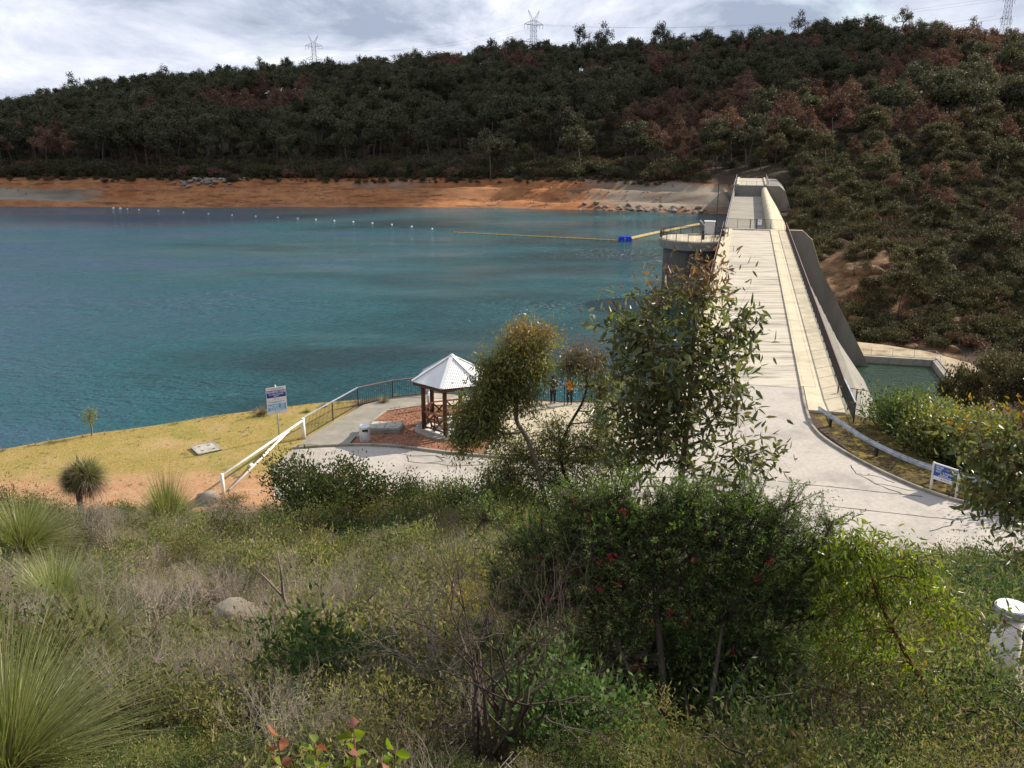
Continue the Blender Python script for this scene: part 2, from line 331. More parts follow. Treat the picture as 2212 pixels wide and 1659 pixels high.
def _hash(i, j, k):
    h = (i.astype(np.int64)*374761393 + j.astype(np.int64)*668265263 + k*1442695041) & 0x7fffffff
    h = ((h ^ (h >> 13))*1274126177) & 0x7fffffff
    return ((h ^ (h >> 16)) & 0xffff)/65535.0
def vnoise(x, y, k=0):
    xi = np.floor(x); yi = np.floor(y); fx = x-xi; fy = y-yi
    fx = fx*fx*(3-2*fx); fy = fy*fy*(3-2*fy)
    a = _hash(xi, yi, k); b = _hash(xi+1, yi, k); c = _hash(xi, yi+1, k); d = _hash(xi+1, yi+1, k)
    return (a+(b-a)*fx)*(1-fy) + (c+(d-c)*fx)*fy
def fbm(x, y, k=0, o=4):
    s = 0.0; a = 0.5
    for q in range(o):
        s = s + a*(vnoise(x, y, k+q)-0.5)*2; x = x*2.03+11.3; y = y*2.03+7.7; a *= 0.5
    return s
def sstep(e0, e1, x):
    t = np.clip((x-e0)/(e1-e0), 0, 1); return t*t*(3-2*t)

PLAT = [(-400, -260), (-80, 22), (-44, 38.5), (-28.3, 45.6), (-24.3, 47.5), (-20.9, 48.4), (-17.3, 49.9), (-15.2, 50.4), (-13.1, 51.0), (-9.9, 52.0), (-7.5, 52.9), (-5.9, 53.4), (-5.0, 53.9), (-3.2, 53.4), (3, 51.8),
        (9.6, 52.2), (19.6, 51.0), (20.3, 46), (21.2, 41.5), (23.6, 37.2), (29, 32.5), (60, 20), (400, -120), (400, -400), (-400, -400)]
def plat_dist(x, y):
    """distance outside the platform polygon (0 inside)"""
    d2 = np.full(x.shape, 1e12); ins = np.zeros(x.shape, bool)
    n = len(PLAT)
    for i in range(n):
        ax, ay = PLAT[i]; bx, by = PLAT[(i+1) % n]
        ex, ey = bx-ax, by-ay
        u = np.clip(((x-ax)*ex+(y-ay)*ey)/(ex*ex+ey*ey), 0, 1)
        d2 = np.minimum(d2, (x-ax-u*ex)**2+(y-ay-u*ey)**2)
        if ay != by:
            c = ((ay > y) != (by > y)) & (x < (bx-ax)*(y-ay)/(by-ay)+ax)
            ins ^= c
    return np.where(ins, 0.0, np.sqrt(d2)), np.where(ins, np.sqrt(d2), 0.0)
def foot_y(x):
    return 33.0 - 0.14*np.clip(x, -16, 22) + 0.7*np.sin(x*0.37+1.0)
def shore_y(x):
    return np.where(x < -5, 284.0, np.where(x < 60, 284-(x+5)*0.345, 261.6)) + 4*fbm(x*0.03, x*0.0+3.1, 5, 3)
RQ = [-3, -.9, -.545, -.43, -.30, -.15, 0, .18, .366, .45, .545, .9, 3]
RZ = [8, 9, 13, 23, 31, 37, 42.5, 49, 56, 53, 50, 44, 40]
def height(x, y):
    x = np.asarray(x, float); y = np.asarray(y, float)
    s = DU[0]*x+DU[1]*y; t = DV[0]*x+DV[1]*y
    din_out = plat_dist(x, y); d = din_out[0]
    foot = foot_y(x)
    up = foot-y
    k = np.where(up > 0, up, 0)
    zs = 0.452*(np.sqrt(k*k+2.2) - 1.48)*np.where(up > 0, 1, 0)
    rough = sstep(0.3, 3.0, up)
    zs = zs + rough*(0.30*fbm(x*0.5, y*0.5, 21, 4)+0.25*fbm(x*0.13, y*0.13, 31, 2))
    # knoll left of the platform tilts down to the lake
    zl = -0.055*np.maximum(0, -12.5-x) * sstep(60, 10, np.abs(y-30)) 
    base = zs + zl*np.where(up > 0, sstep(14, 0, up), 1.0) + 0.03*fbm(x*0.7, y*0.7, 9, 3)*sstep(-11.5, -13.5, x)
    sl = np.where(t > 2, 0.42, 0.78)
    roll = np.sqrt(d*d+0.8)-np.sqrt(0.8)
    near = base - sl*roll + sstep(3, 12, d)*0.8*fbm(x*0.12, y*0.12, 44, 4)
    # far side of the reservoir and of the valley
    ys = shore_y(x); q = x/np.maximum(y, 30.0)
    b = y-ys
    rz = np.interp(q, RQ, RZ)
    yr = 560+30*fbm(q*6, q*0+2, 61, 2)
    u = np.clip((b-30)/np.maximum(yr-ys-30, 50), 0, 1)
    hill = rz*(0.75*u+0.25*u*u*(3-2*u)) - np.maximum(0, y-yr)*0.03
    terr = 0.28*b + sstep(1, 5, b)*sstep(28, 22, b)*0.7*fbm(x*.07, y*.22, 17, 4) + 0.95*np.sin(b*0.55+2*fbm(x*.02, b*.05, 7, 2))*sstep(2, 6, b)*sstep(26, 20, b)
    upst = np.where(b < 30, np.maximum(-9+terr, -24), np.maximum(-0.6+0*b, 0)+hill)
    upst = np.where((b >= 26) & (b < 34), -9+terr*0.5+np.minimum(0.28*b, 8.6)*0.5, upst)
    upst = np.where(b < 26, np.maximum(-9+terr, -24), np.where(b < 34, (-9+0.28*26)*(34-b)/8+(hill)*(b-26)/8, hill))
    dn0 = -22.6 + 0.168*np.maximum(0, s-157) 
    dnst = np.where(s < 290, dn0, 0.0)
    u2 = np.clip((s-290)/np.maximum(yr-285, 50), 0, 1)
    dnst = np.where(s < 290, dn0, rz*(0.75*u2+0.25*u2*u2*(3-2*u2)) - np.maximum(0, y-yr)*0.03) 
    w = sstep(-4, 8, t)
    far = upst*(1-w)+dnst*w
    rg = sstep(34, 60, b)*(1-w)+w*sstep(165, 190, s)
    far = far + rg*(2.6*fbm(x*0.018, y*0.018, 71, 4))
    # downstream rock shoulder below the spillway
    far = far + w*5.0*np.exp(-((s-205)/22)**2-((t-30)/13)**2)
    z = np.where(d > 0, np.maximum(near, far), base)
    pond = sstep(126, 129, s)*sstep(154, 151.5, s)*sstep(16, 18, t)*sstep(33.5, 31.5, t)
    z = np.where(pond > 0, np.minimum(z, z*(1-pond)+(-24.5)*pond), z)
    # dam footprint is cut down so that nothing pokes through
    cut = sstep(53, 60, s)*sstep(296, 288, s)*sstep(-6, -3.5, t)*sstep(20, 8, t)
    z = z - cut*np.maximum(0, z+7)*1.0*(s < 296)
    return z
def ground(x, y):
    return float(height(np.array([x]), np.array([y]))[0])
# ---------------------------------------------------------------- ground sheet
def ground_mat():
    m, nt, b = _nt('ground'); N = nt.nodes.new; L = nt.links.new
    b.inputs['Roughness'].default_value = .95; b.inputs['Specular IOR Level'].default_value = .1
    tc = N('ShaderNodeTexCoord')
    def noise(s, d=6, r=.65, stretch=None):
        v = tc.outputs['Object']
        if stretch:
            mp = N('ShaderNodeMapping'); mp.inputs['Scale'].default_value = stretch; L(v, mp.inputs[0]); v = mp.outputs[0]
        n = N('ShaderNodeTexNoise'); n.inputs['Scale'].default_value = s; n.inputs['Detail'].default_value = d; n.inputs['Roughness'].default_value = r; L(v, n.inputs['Vector']); return n.outputs['Fac']
    def ramp(f, stops):
        r = N('ShaderNodeValToRGB'); e = r.color_ramp.elements; e[0].position, e[0].color = stops[0][0], rgb(stops[0][1]); e[1].position, e[1].color = stops[-1][0], rgb(stops[-1][1])
        for p, c in stops[1:-1]: e.new(p).color = rgb(c)
        L(f, r.inputs[0]); return r.outputs[0]
    def mix(f, a, c):
        x = N('ShaderNodeMix'); x.data_type = 'RGBA'; L(f, x.inputs[0]); L(a, x.inputs[6]); L(c, x.inputs[7]); return x.outputs[2]
    def mask(attr, nz, k=.6, soft=.1):
        a = N('ShaderNodeAttribute'); a.attribute_name = attr
        s = N('ShaderNodeMath'); s.operation = 'MULTIPLY_ADD'; s.inputs[1].default_value = k; s.inputs[2].default_value = -k/2; L(nz, s.inputs[0])
        t = N('ShaderNodeMath'); t.operation = 'ADD'; L(a.outputs['Fac'], t.inputs[0]); L(s.outputs[0], t.inputs[1])
        r = N('ShaderNodeMapRange'); r.inputs[1].default_value = .5-soft; r.inputs[2].default_value = .5+soft; L(t.outputs[0], r.inputs[0]); return r.outputs[0]
    n1 = noise(1.3); n2 = noise(.25); n3 = noise(7, 8, .75); nf = noise(.05)
    col = ramp(n3, [(.3, (.035, .024, .018)), (.5, (.08, .055, .04)), (.7, (.15, .11, .08))])
    orange = ramp(n1, [(.3, (.36, .18, .085)), (.5, (.46, .26, .14)), (.70, (.52, .37, .24))])
    grit = ramp(n3, [(.35, (.20, .10, .05)), (.5, (.40, .22, .11)), (.66, (.50, .36, .23))])
    orange = mix(n3, orange, grit)
    col = mix(mask('orange', n1, .9, .25), col, orange)
    ns = noise(.12, 6, .6, (.25, 1, 1.5))
    shore = ramp(ns, [(.28, (.17, .065, .027)), (.45, (.34, .135, .05)), (.58, (.42, .20, .085)), (.75, (.31, .19, .11))])
    shade = ramp(n2, [(.4, (.20, .08, .035)), (.6, (.40, .18, .08))]); shore = mix(n1, shore, shade); dk = ramp(noise(.35, 8, .75, (.35, 1.2, 3)), [(.52, (0, 0, 0)), (.62, (1, 1, 1))]); dkc = ramp(n1, [(.3, (.075, .035, .02)), (.7, (.17, .08, .04))]); shore = mix(dk, shore, dkc)
    col = mix(mask('shore', n2, .5), col, shore)
    grey = ramp(ns, [(.3, (.13, .11, .085)), (.55, (.27, .235, .18)), (.75, (.36, .31, .23))])
    col = mix(mask('grey', n2, 1.3, .3), col, grey)
    grass = ramp(n3, [(.30, (.17, .115, .045)), (.48, (.29, .215, .065)), (.6, (.37, .275, .09)), (.75, (.47, .36, .17))])
    g2 = ramp(noise(.5, 7, .7), [(.34, (.17, .19, .04)), (.5, (.33, .255, .085)), (.6, (.40, .28, .13)), (.72, (.36, .24, .15))]); gm_ = ramp(noise(.16, 5), [(.4, (0, 0, 0)), (.62, (1, 1, 1))]); grass = mix(gm_, grass, g2)
    col = mix(mask('grass', n1, 1.1, .35), col, grass)
    moss = ramp(n1, [(.38, (.055, .040, .022)), (.52, (.10, .075, .028)), (.66, (.24, .185, .045))])
    col = mix(mask('moss', n2, .7), col, moss)
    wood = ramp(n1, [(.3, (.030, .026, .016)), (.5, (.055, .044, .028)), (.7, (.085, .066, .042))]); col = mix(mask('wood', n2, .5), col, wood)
    orock = ramp(noise(.5, 8, .7), [(.3, (.06, .045, .035)), (.5, (.15, .09, .05)), (.66, (.25, .155, .09)), (.8, (.32, .25, .18))])
    col = mix(mask('rock', n2, .8), col, orock)
    L(col, b.inputs['Base Color'])
    bp = N('ShaderNodeBump'); bp.inputs['Strength'].default_value = .8; bp.inputs['Distance'].default_value = .06; L(n3, bp.inputs['Height']); L(bp.outputs[0], b.inputs['Normal'])
    return m
def build_ground():
    th = np.concatenate([np.linspace(-178, -60, 30), np.linspace(-57, -37, 26), np.linspace(-36, 36, 330), np.linspace(37, 57, 26), np.linspace(60, 178, 30)])
    rr = np.concatenate([[0.4, 1.2, 2.0, 2.8], np.geomspace(3.2, 120, 330), np.geomspace(121.5, 900, 250), np.geomspace(930, 5000, 26)])
    T, Q = np.meshgrid(np.radians(th), rr); X = Q*np.sin(T); Y = Q*np.cos(T)
    Z = height(X, Y); n = X.size; nr, nt_ = X.shape
    V = np.stack([X, Y, Z], -1).reshape(-1, 3)
    i = np.arange(nr-1)[:, None]*nt_+np.arange(nt_-1)[None]
    F = np.stack([i, i+1, i+nt_+1, i+nt_], -1).reshape(-1, 4)[:, ::-1]
    close = np.stack([np.arange(nr-1)*nt_+nt_-1, np.arange(nr-1)*nt_, (np.arange(nr-1)+1)*nt_, (np.arange(nr-1)+1)*nt_+nt_-1], -1)[:, ::-1]
    hub = np.arange(nt_)[::-1][None]
    me = mesh_np('ground', [(V, np.concatenate([F, close]), 0)], [ground_mat()], smooth=True)
    x, y = V[:, 0], V[:, 1]; s = DU[0]*x+DU[1]*y; t = DV[0]*x+DV[1]*y; b = y-shore_y(x); out, ins = plat_dist(x, y)
    up = foot_y(x)-y
    left = sstep(-9.0, -10.5, x)
    grass = left*sstep(38.4, 41.8, y+0.6*fbm(x*.3, y*.3, 3, 2)+0.10*(x+12)*(x < -12))*(out < 3)
    orange = left*sstep(34.8, 37.5, y)*(out < 3)
    wv = sstep(8, -4, t)*(y > 150)
    shore = wv*sstep(-8, -4, b)*sstep(30, 23, b+6*fbm(x*.05, y*.05, 12, 3))
    grey = shore*np.clip(sstep(-125, -150, x)*sstep(3, 6, b)*sstep(20, 12, b) + sstep(10, 40, x)*sstep(0, 4, b)*.75 + .55*np.exp(-((x+42)/16)**2-((b-20)/5)**2), 0, 1)
    moss = sstep(17.2, 18.2, x)*sstep(30, 32, y)*sstep(53, 50, y)*(out < 4)
    rock = sstep(10, 16, t)*np.clip(np.exp(-((s-200)/24)**2-((t-28)/11)**2)*1.3 + sstep(148, 153, s)*sstep(172, 160, s)*sstep(45, 30, t), 0, 1)
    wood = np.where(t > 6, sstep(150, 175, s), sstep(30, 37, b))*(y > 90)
    for nm, a in (('wood', wood), ('grass', grass), ('orange', orange), ('shore', shore), ('grey', grey), ('moss', moss), ('rock', rock)):
        at_ = me.attributes.new(nm, 'FLOAT', 'POINT'); at_.data.foreach_set('value', np.clip(a, 0, 1).astype(np.float32))
    o = obj('ground', me); tag(o, kind='structure')
build_ground()
# ---------------------------------------------------------------- water
def water_mat(name, deep, rip=1.0, rough=.26):
    m, nt, b = _nt(name); N = nt.nodes.new; L = nt.links.new
    b.inputs['IOR'].default_value = 1.333; b.inputs['Specular IOR Level'].default_value = .5
    tc = N('ShaderNodeTexCoord')
    def noise(s, d, st, rot=0.0, r=.55):
        mp = N('ShaderNodeMapping'); mp.inputs['Scale'].default_value = st; mp.inputs['Rotation'].default_value = (0, 0, rot); L(tc.outputs['Object'], mp.inputs[0])
        n = N('ShaderNodeTexNoise'); n.inputs['Scale'].default_value = s; n.inputs['Detail'].default_value = d; n.inputs['Roughness'].default_value = r; L(mp.outputs[0], n.inputs['Vector']); return n.outputs['Fac']
    patch = noise(.012, 5, (1, 2.6, 1), .25, .6)
    pr = N('ShaderNodeValToRGB'); pr.color_ramp.elements[0].position = .40; pr.color_ramp.elements[1].position = .60
    pr.color_ramp.elements[0].color = (.30, .30, .30, 1); pr.color_ramp.elements[1].color = (1, 1, 1, 1); L(patch, pr.inputs[0])
    w1 = noise(.9, 3, (1, 1.9, 1), .2); w2 = noise(2.6, 3, (1, 1.5, 1), -.4); w3 = noise(.22, 2, (1, 2.2, 1), .1)
    a1 = N('ShaderNodeMath'); a1.operation = 'MULTIPLY_ADD'; a1.inputs[1].default_value = .45; L(w2, a1.inputs[0]); L(w1, a1.inputs[2])
    a2 = N('ShaderNodeMath'); a2.operation = 'MULTIPLY_ADD'; a2.inputs[1].default_value = 1.6; L(w3, a2.inputs[0]); L(a1.outputs[0], a2.inputs[2])
    bp = N('ShaderNodeBump'); bp.inputs['Distance'].default_value = .75*rip
    L(a2.outputs[0], bp.inputs['Height']); L(pr.outputs[0], bp.inputs['Strength']); L(bp.outputs[0], b.inputs['Normal'])
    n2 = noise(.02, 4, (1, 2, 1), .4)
    cr = N('ShaderNodeValToRGB'); cr.color_ramp.elements[0].color = rgb(deep[0]); cr.color_ramp.elements[1].color = rgb(deep[1]); cr.color_ramp.elements[0].position = .22; cr.color_ramp.elements[1].position = .55; cr.color_ramp.elements.new(.9).color = rgb([c*.45 for c in deep[1]])  # dark last stop paints the hill's dark reflection into the water colour
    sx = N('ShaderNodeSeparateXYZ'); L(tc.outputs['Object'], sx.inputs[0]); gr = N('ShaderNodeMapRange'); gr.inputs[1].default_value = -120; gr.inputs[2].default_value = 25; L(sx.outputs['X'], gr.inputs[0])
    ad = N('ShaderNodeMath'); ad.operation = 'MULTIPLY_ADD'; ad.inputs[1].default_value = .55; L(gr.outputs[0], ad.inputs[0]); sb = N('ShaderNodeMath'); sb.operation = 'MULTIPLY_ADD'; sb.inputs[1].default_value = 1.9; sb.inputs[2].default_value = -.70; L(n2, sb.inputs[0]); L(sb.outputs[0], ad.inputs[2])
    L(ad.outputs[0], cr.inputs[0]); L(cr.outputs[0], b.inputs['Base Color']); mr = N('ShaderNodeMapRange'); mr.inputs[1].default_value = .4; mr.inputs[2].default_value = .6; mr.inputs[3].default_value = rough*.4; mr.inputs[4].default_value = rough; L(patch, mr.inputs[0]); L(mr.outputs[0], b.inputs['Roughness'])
    return m
def sheet(name, pts, z, mat, kind='structure'):
    mb = MB(); mb.add([(x, y, z) for x, y in pts], [tuple(range(len(pts)))])
    return tag(mb.build(name, mat), kind=kind)
mb = MB()
q = [dam_pt(20, -2.9), dam_pt(330, -2.9)]
mb.add([(-900, 20, -9), (q[0][0], q[0][1], -9), (q[1][0], q[1][1], -9), (-900, 420, -9)], [(0, 1, 2, 3)])
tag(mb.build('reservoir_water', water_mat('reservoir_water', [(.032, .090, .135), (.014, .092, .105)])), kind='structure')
P4 = [dam_pt(129.5, 17.2), dam_pt(129.5, 31.5), dam_pt(151, 31.5), dam_pt(151, 17.2)]
sheet('pond_water', [(p[0], p[1]) for p in P4], -21.5, water_mat('pond_water', [(.042, .088, .050), (.055, .105, .062)], .35, .15))
# ---------------------------------------------------------------- road, kerbs, plaza, path
def flat(name, poly, z, mat, parent=None):
    bm = bmesh.new(); vs = [bm.verts.new((x, y, z)) for x, y in poly]; bm.faces.new(vs); bmesh.ops.triangulate(bm, faces=bm.faces)
    me = bpy.data.meshes.new(name); bm.to_mesh(me); bm.free(); me.materials.append(mat)
    if me.polygons[0].normal.z < 0: me.flip_normals()
    o = obj(name, me, parent); return o
def curve_pts(pts, n=6):
    """Catmull-Rom through the points"""
    P = [Vector(p) for p in pts]; P = [2*P[0]-P[1]]+P+[2*P[-1]-P[-2]]; out = []
    for i in range(1, len(P)-2):
        for k in range(n):
            t = k/n; a, b, c, d = P[i-1], P[i], P[i+1], P[i+2]
            out.append(.5*((2*b)+(c-a)*t+(2*a-5*b+4*c-d)*t*t+(3*b-a-3*c+d)*t**3))
    out.append(P[-2]); return out
kr = curve_pts([dam_pt(58, 4.5), dam_pt(53, 4.5), (16.95, 46.6, 0), (17.15, 43.9, 0), (18.0, 40.8, 0), (19.3, 38.0, 0), (20.7, 36.4, 0), (22.6, 35.1, 0), (27, 32.6, 0), (36, 28, 0)], 5)
kl = curve_pts([(-11.6, 43.6, 0), (-9.5, 44.0, 0), (-6.6, 43.95, 0), (-2.5, 42.7, 0), (2, 41.9, 0), (6.0, 42.2, 0), (8.8, 44.2, 0), (10.4, 47.4, 0), dam_pt(53, -1.5), dam_pt(58, -1.5)], 5)
road_poly = [(p.x, p.y) for p in kl]+[(p.x, p.y) for p in kr]+[(30, 22), (19, 27.5), (10, 30.5), (0, 32.5), (-8, 34.6), (-11.0, 37.5), (-12, 41)]
road = tag(flat('road', road_poly, 0.012, M['road']), kind='structure')
prof = [(-.09, -.05), (.09, -.05), (.09, .13), (.06, .15), (-.05, .15), (-.09, .11)]
kerb = tag(MB().sweep([(-a, b) for a, b in prof], [(p.x, p.y, 0.0) for p in kr]).build('kerb', M['kerb']), kind='structure')
kerb2 = tag(MB().sweep(prof, [(p.x, p.y, 0.0) for p in kl]).build('kerb', M['kerb']), kind='structure')
# joints and sealed cracks lie on the road as thin tar lines
def strip(pts, w, z, wob=.03):
    mb = MB(); P = []
    for i in range(len(pts)-1):
        a, b = Vector(pts[i]).to_2d(), Vector(pts[i+1]).to_2d(); n = max(2, int((b-a).length/.35))
        for k in range(n): P.append(a+(b-a)*k/n+Vector((rng.normal(), rng.normal()))*wob)
    P.append(Vector(pts[-1]).to_2d()); vs = []; fs = []
    for i, p in enumerate(P):
        d = (P[min(i+1, len(P)-1)]-P[max(i-1, 0)]).normalized(); s = Vector((d.y, -d.x)); ww = w*(0.6+.7*rng.random())/2
        vs += [(*(p+s*ww), z), (*(p-s*ww), z)]
        if i: fs.append((2*i-2, 2*i, 2*i+1, 2*i-1))
    mb.add(vs, fs); return mb
j = 0.016
for pts, w, wob in (([(2, 40.1), (12.4, 39.33), (18.9, 37.4)], .07, .012), ([(0, 37.7), (10.6, 37.5), (15.4, 36.0), (19.3, 34.9)], .07, .012),
               ([(17.0, 41.3), (16.9, 40.2), (17.35, 38.9), (18.1, 37.6)], .07, .05), ([(16.9, 40.2), (17.9, 39.7), (18.3, 39.0)], .06, .05), ([(17.3, 38.9), (18.0, 38.6), (19.0, 38.0)], .06, .05),
               ([(19.3, 34.9), (20.4, 35.3), (21.6, 35.35)], .11, .04), ([(19.3, 34.9), (18.4, 34.2), (17.6, 33.8)], .06, .05),
               ([(-6.0, 42.9), (-4.9, 42.4), (-3.9, 42.6), (-3.2, 42.2)], .05, .06), ([(-5.4, 42.6), (-5.2, 41.8), (-3.0, 41.2), (-1.2, 41.3)], .05, .06), ([(-3.9, 42.6), (-3.5, 41.9), (-4.3, 41.6)], .04, .05)):
    tag(strip(pts, w, j, wob).build('tar_line', M['tar'], road)); j += .0006
inner = [(p.x, p.y) for p in kl[5:-4]]
bed_z, plz = 0.09, 0.10
plaza_poly = [(-1.4, 42.75), (2, 42.15), (5.9, 42.4), (8.6, 44.4), (10.2, 47.5), (10.2, 51.3), (3, 51.35), (-3.3, 52.9), (-5.0, 53.4), (-5.3, 51.0), (-1.2, 50.7), (-.6, 47.5)]
tag(flat('plaza', plaza_poly, plz, M['plaza']), kind='structure')
path_poly = [(-11.2, 45.2), (-9.05, 51.1), (-7.5, 52.5), (-5.9, 53.0), (-5.02, 53.42), (-5.3, 51.0), (-7.59, 49.82), (-8.3, 47.3), (-8.7, 44.4), (-11.4, 44.1)]
tag(flat('footpath', path_poly, .05, M['path']), kind='structure')
tag(flat('mulch_bed', [(-8.6, 44.2), (-6.6, 44.05), (-2.5, 42.8), (-1.5, 42.8), (-.7, 47.5), (-1.25, 50.6), (-5.25, 50.9), (-7.5, 49.7), (-8.2, 47.2)], .07, M['mulch']), kind='structure')
# mulch chips: real bark pieces, nobody could count them
n = 5200; pts = []
C = np.stack([rng.uniform(-8.3, -1.0, n), rng.uniform(43.0, 50.6, n), np.full(n, .078)], 1)
C = C[(C[:, 1] > 44.2-.33*np.maximum(0, C[:, 0]+7.5)) & (C[:, 0]+8.2 > .28*np.maximum(0, C[:, 1]-47.2)) & (np.hypot(C[:, 0]+3.3, C[:, 1]-46.8) > 2.25)]
mb_v, mb_f = leaves_np(C, rdir(len(C))*[1, 1, .35], rng.uniform(.05, .14, len(C)), .05, simple=True)
tag(obj('bark_chips', mesh_np('bark_chips', [(mb_v, mb_f, 0)], [leafm('bark_chip', [(.22, .09, .05), (.34, .16, .09), (.42, .24, .15), (.14, .06, .035)], .8, 0, .05)])), 'loose reddish bark chips strewn over the bed around the gazebo', 'bark chips', kind='stuff')
tag(MB().sweep([(-.06, -.05), (.06, -.05), (.06, .12), (-.06, .12)], [(-8.45, 45.2, 0), (-8.2, 47.25, 0), (-7.52, 49.78, 0), (-5.27, 50.95, 0), (-1.3, 50.65, 0)]).build('path_edging', M['kerb']), kind='structure')

# ---------------------------------------------------------------- the dam
dam = empty('dam', dam_pt(53, 2), 'long pale concrete dam crossing the reservoir with a roadway on its crest', 'dam')
def prof_solid(name, prof, s0, s1, mat, parent=dam):
    """(t, z) profile extruded along the crest"""
    n = len(prof); vs = [dam_pt(s0, t, z) for t, z in prof]+[dam_pt(s1, t, z) for t, z in prof]
    mb = MB(); mb.add(vs, [tuple(range(n)), tuple(range(2*n-1, n-1, -1))]+[(i, n+i, n+(i+1) % n, (i+1) % n) for i in range(n)])
    o = mb.build(name, mat); o.parent = parent; o.matrix_parent_inverse = Matrix.Translation(-Vector(parent.location)); return o
S0, S1, S2, S3 = 52.6, 149.0, 258.0, 292.0
body = [(-3.0, -24), (-3.0, -.02), (6.95, -.02), (6.95, -1.2), (7.4, -1.6)]
for k in range(15):                         # placed in lifts, each a few centimetres proud of the one above
    f0, f1 = k/15, (k+1)/15; body += [(7.4+12.1*f1-.07, -1.6-21*f1), (7.4+12.1*f1+.05, -1.6-21*f1-.02)]
body += [(19.6, -24)]
SEG = 6
for k in range(SEG):                        # contraction blocks, the joints open by a couple of centimetres
    a = S0+(S1-.6-S0)*k/SEG; b2 = S0+(S1-.6-S0)*(k+1)/SEG
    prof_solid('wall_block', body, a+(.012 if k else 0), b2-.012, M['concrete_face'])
toe = prof_solid('toe_block', [(13.2, -13.3), (13.6, -12.9), (20.6, -22.4), (20.6, -24), (13.2, -24)], 84, 140, M['concrete_toe'])
train = [(6.6, -24), (6.6, .05), (9.4, .05), (11.0, -1.4), (12.4, -5.2), (20.4, -19.2), (22.2, -22.5), (22.2, -24)]
prof_solid('training_wall', train, S1-.55, S1, M['concrete_face'])
prof_solid('training_wall_coping', [(6.62, .052), (9.4, .052), (11.0, -1.398), (12.4, -5.19), (12.5, -5.13), (11.1, -1.34), (9.44, .13), (6.62, .13)], S1-.6, S1+.05, M['concrete_pale'])
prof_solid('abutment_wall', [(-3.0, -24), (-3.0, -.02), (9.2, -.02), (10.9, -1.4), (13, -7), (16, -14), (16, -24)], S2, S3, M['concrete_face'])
# the sunken spillway bay
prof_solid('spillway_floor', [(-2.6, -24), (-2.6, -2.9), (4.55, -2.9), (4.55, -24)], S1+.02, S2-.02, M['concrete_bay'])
arc = [(4.6, -24), (4.6, -1.15)]+[(5.35-.75*math.cos(a), -1.15+.75*math.sin(a)) for a in np.linspace(.25, 2.2, 9)]+[(7.0, -2.6), (9.0, -5.6), (19.0, -21.5), (19.0, -24)]
for k, (a, b2) in enumerate(((S1+.03, 199.9), (200.2, S2-.03))):
    prof_solid('weir_crest', arc, a, b2, M['concrete_pale'])
prof_solid('upstream_parapet', [(-3.0, -24), (-3.0, -1.55), (-2.62, -1.55), (-2.62, -24)], S1+.02, S2-.02, M['concrete_grey'])
# crest surfaces, each slab its own
edges = np.linspace(S0+5, S1-1.2, 9)
for k in range(8):
    a, b2 = edges[k]+.012, edges[k+1]-.012
    prof_solid('road_slab', [(-1.44, -.02), (4.44, -.02), (4.44, .03), (-1.44, .03)], a, b2, M['concrete_deck'])
    prof_solid('walkway_slab', [(4.62, -.02), (5.35, -.02), (5.35, .17), (4.62, .17)], a, b2, M['concrete_pale'])
    prof_solid('edge_slab', [(5.37, -.02), (6.7, -.02), (6.7, .155), (5.37, .155)], a, b2, M['concrete_pale'])
    prof_solid('walkway_slab', [(-2.95, -.02), (-1.62, -.02), (-1.62, .17), (-2.95, .17)], a, b2, M['concrete_pale'])
    prof_solid('kerb_stone', [(4.45, -.02), (4.61, -.02), (4.61, .175), (4.45, .165)], a, b2, M['concrete_pale'])
    prof_solid('kerb_stone', [(-1.61, -.02), (-1.45, -.02), (-1.45, .165), (-1.61, .175)], a, b2, M['concrete_pale'])
prof_solid('walkway_slab', [(4.62, -.02), (6.7, -.02), (6.7, .16), (4.62, .16)], S0, S0+5-.012, M['concrete_pale'])
prof_solid('walkway_slab', [(-2.95, -.02), (-1.62, -.02), (-1.62, .16), (-2.95, .16)], S0+1, S0+5-.012, M['concrete_pale'])
prof_solid('end_sill', [(-2.95, -.02), (6.7, -.02), (6.7, .18), (-2.95, .18)], S1-1.18, S1-.62, M['concrete_pale'])
for k in range(4):
    a = S2+.1+(S3-S2)*k/4; b2 = S2+(S3-S2)*(k+1)/4-.03
    prof_solid('road_slab', [(-1.6, -.02), (5.4, -.02), (5.4, .03), (-1.6, .03)], a, b2, M['concrete_deck'])
    prof_solid('kerb_stone', [(-2.3, -.02), (-1.62, -.02), (-1.62, .35), (-2.3, .35)], a, b2, M['concrete_pale'])
    prof_solid('kerb_stone', [(5.42, -.02), (5.9, -.02), (5.9, .35), (5.42, .35)], a, b2, M['concrete_pale'])
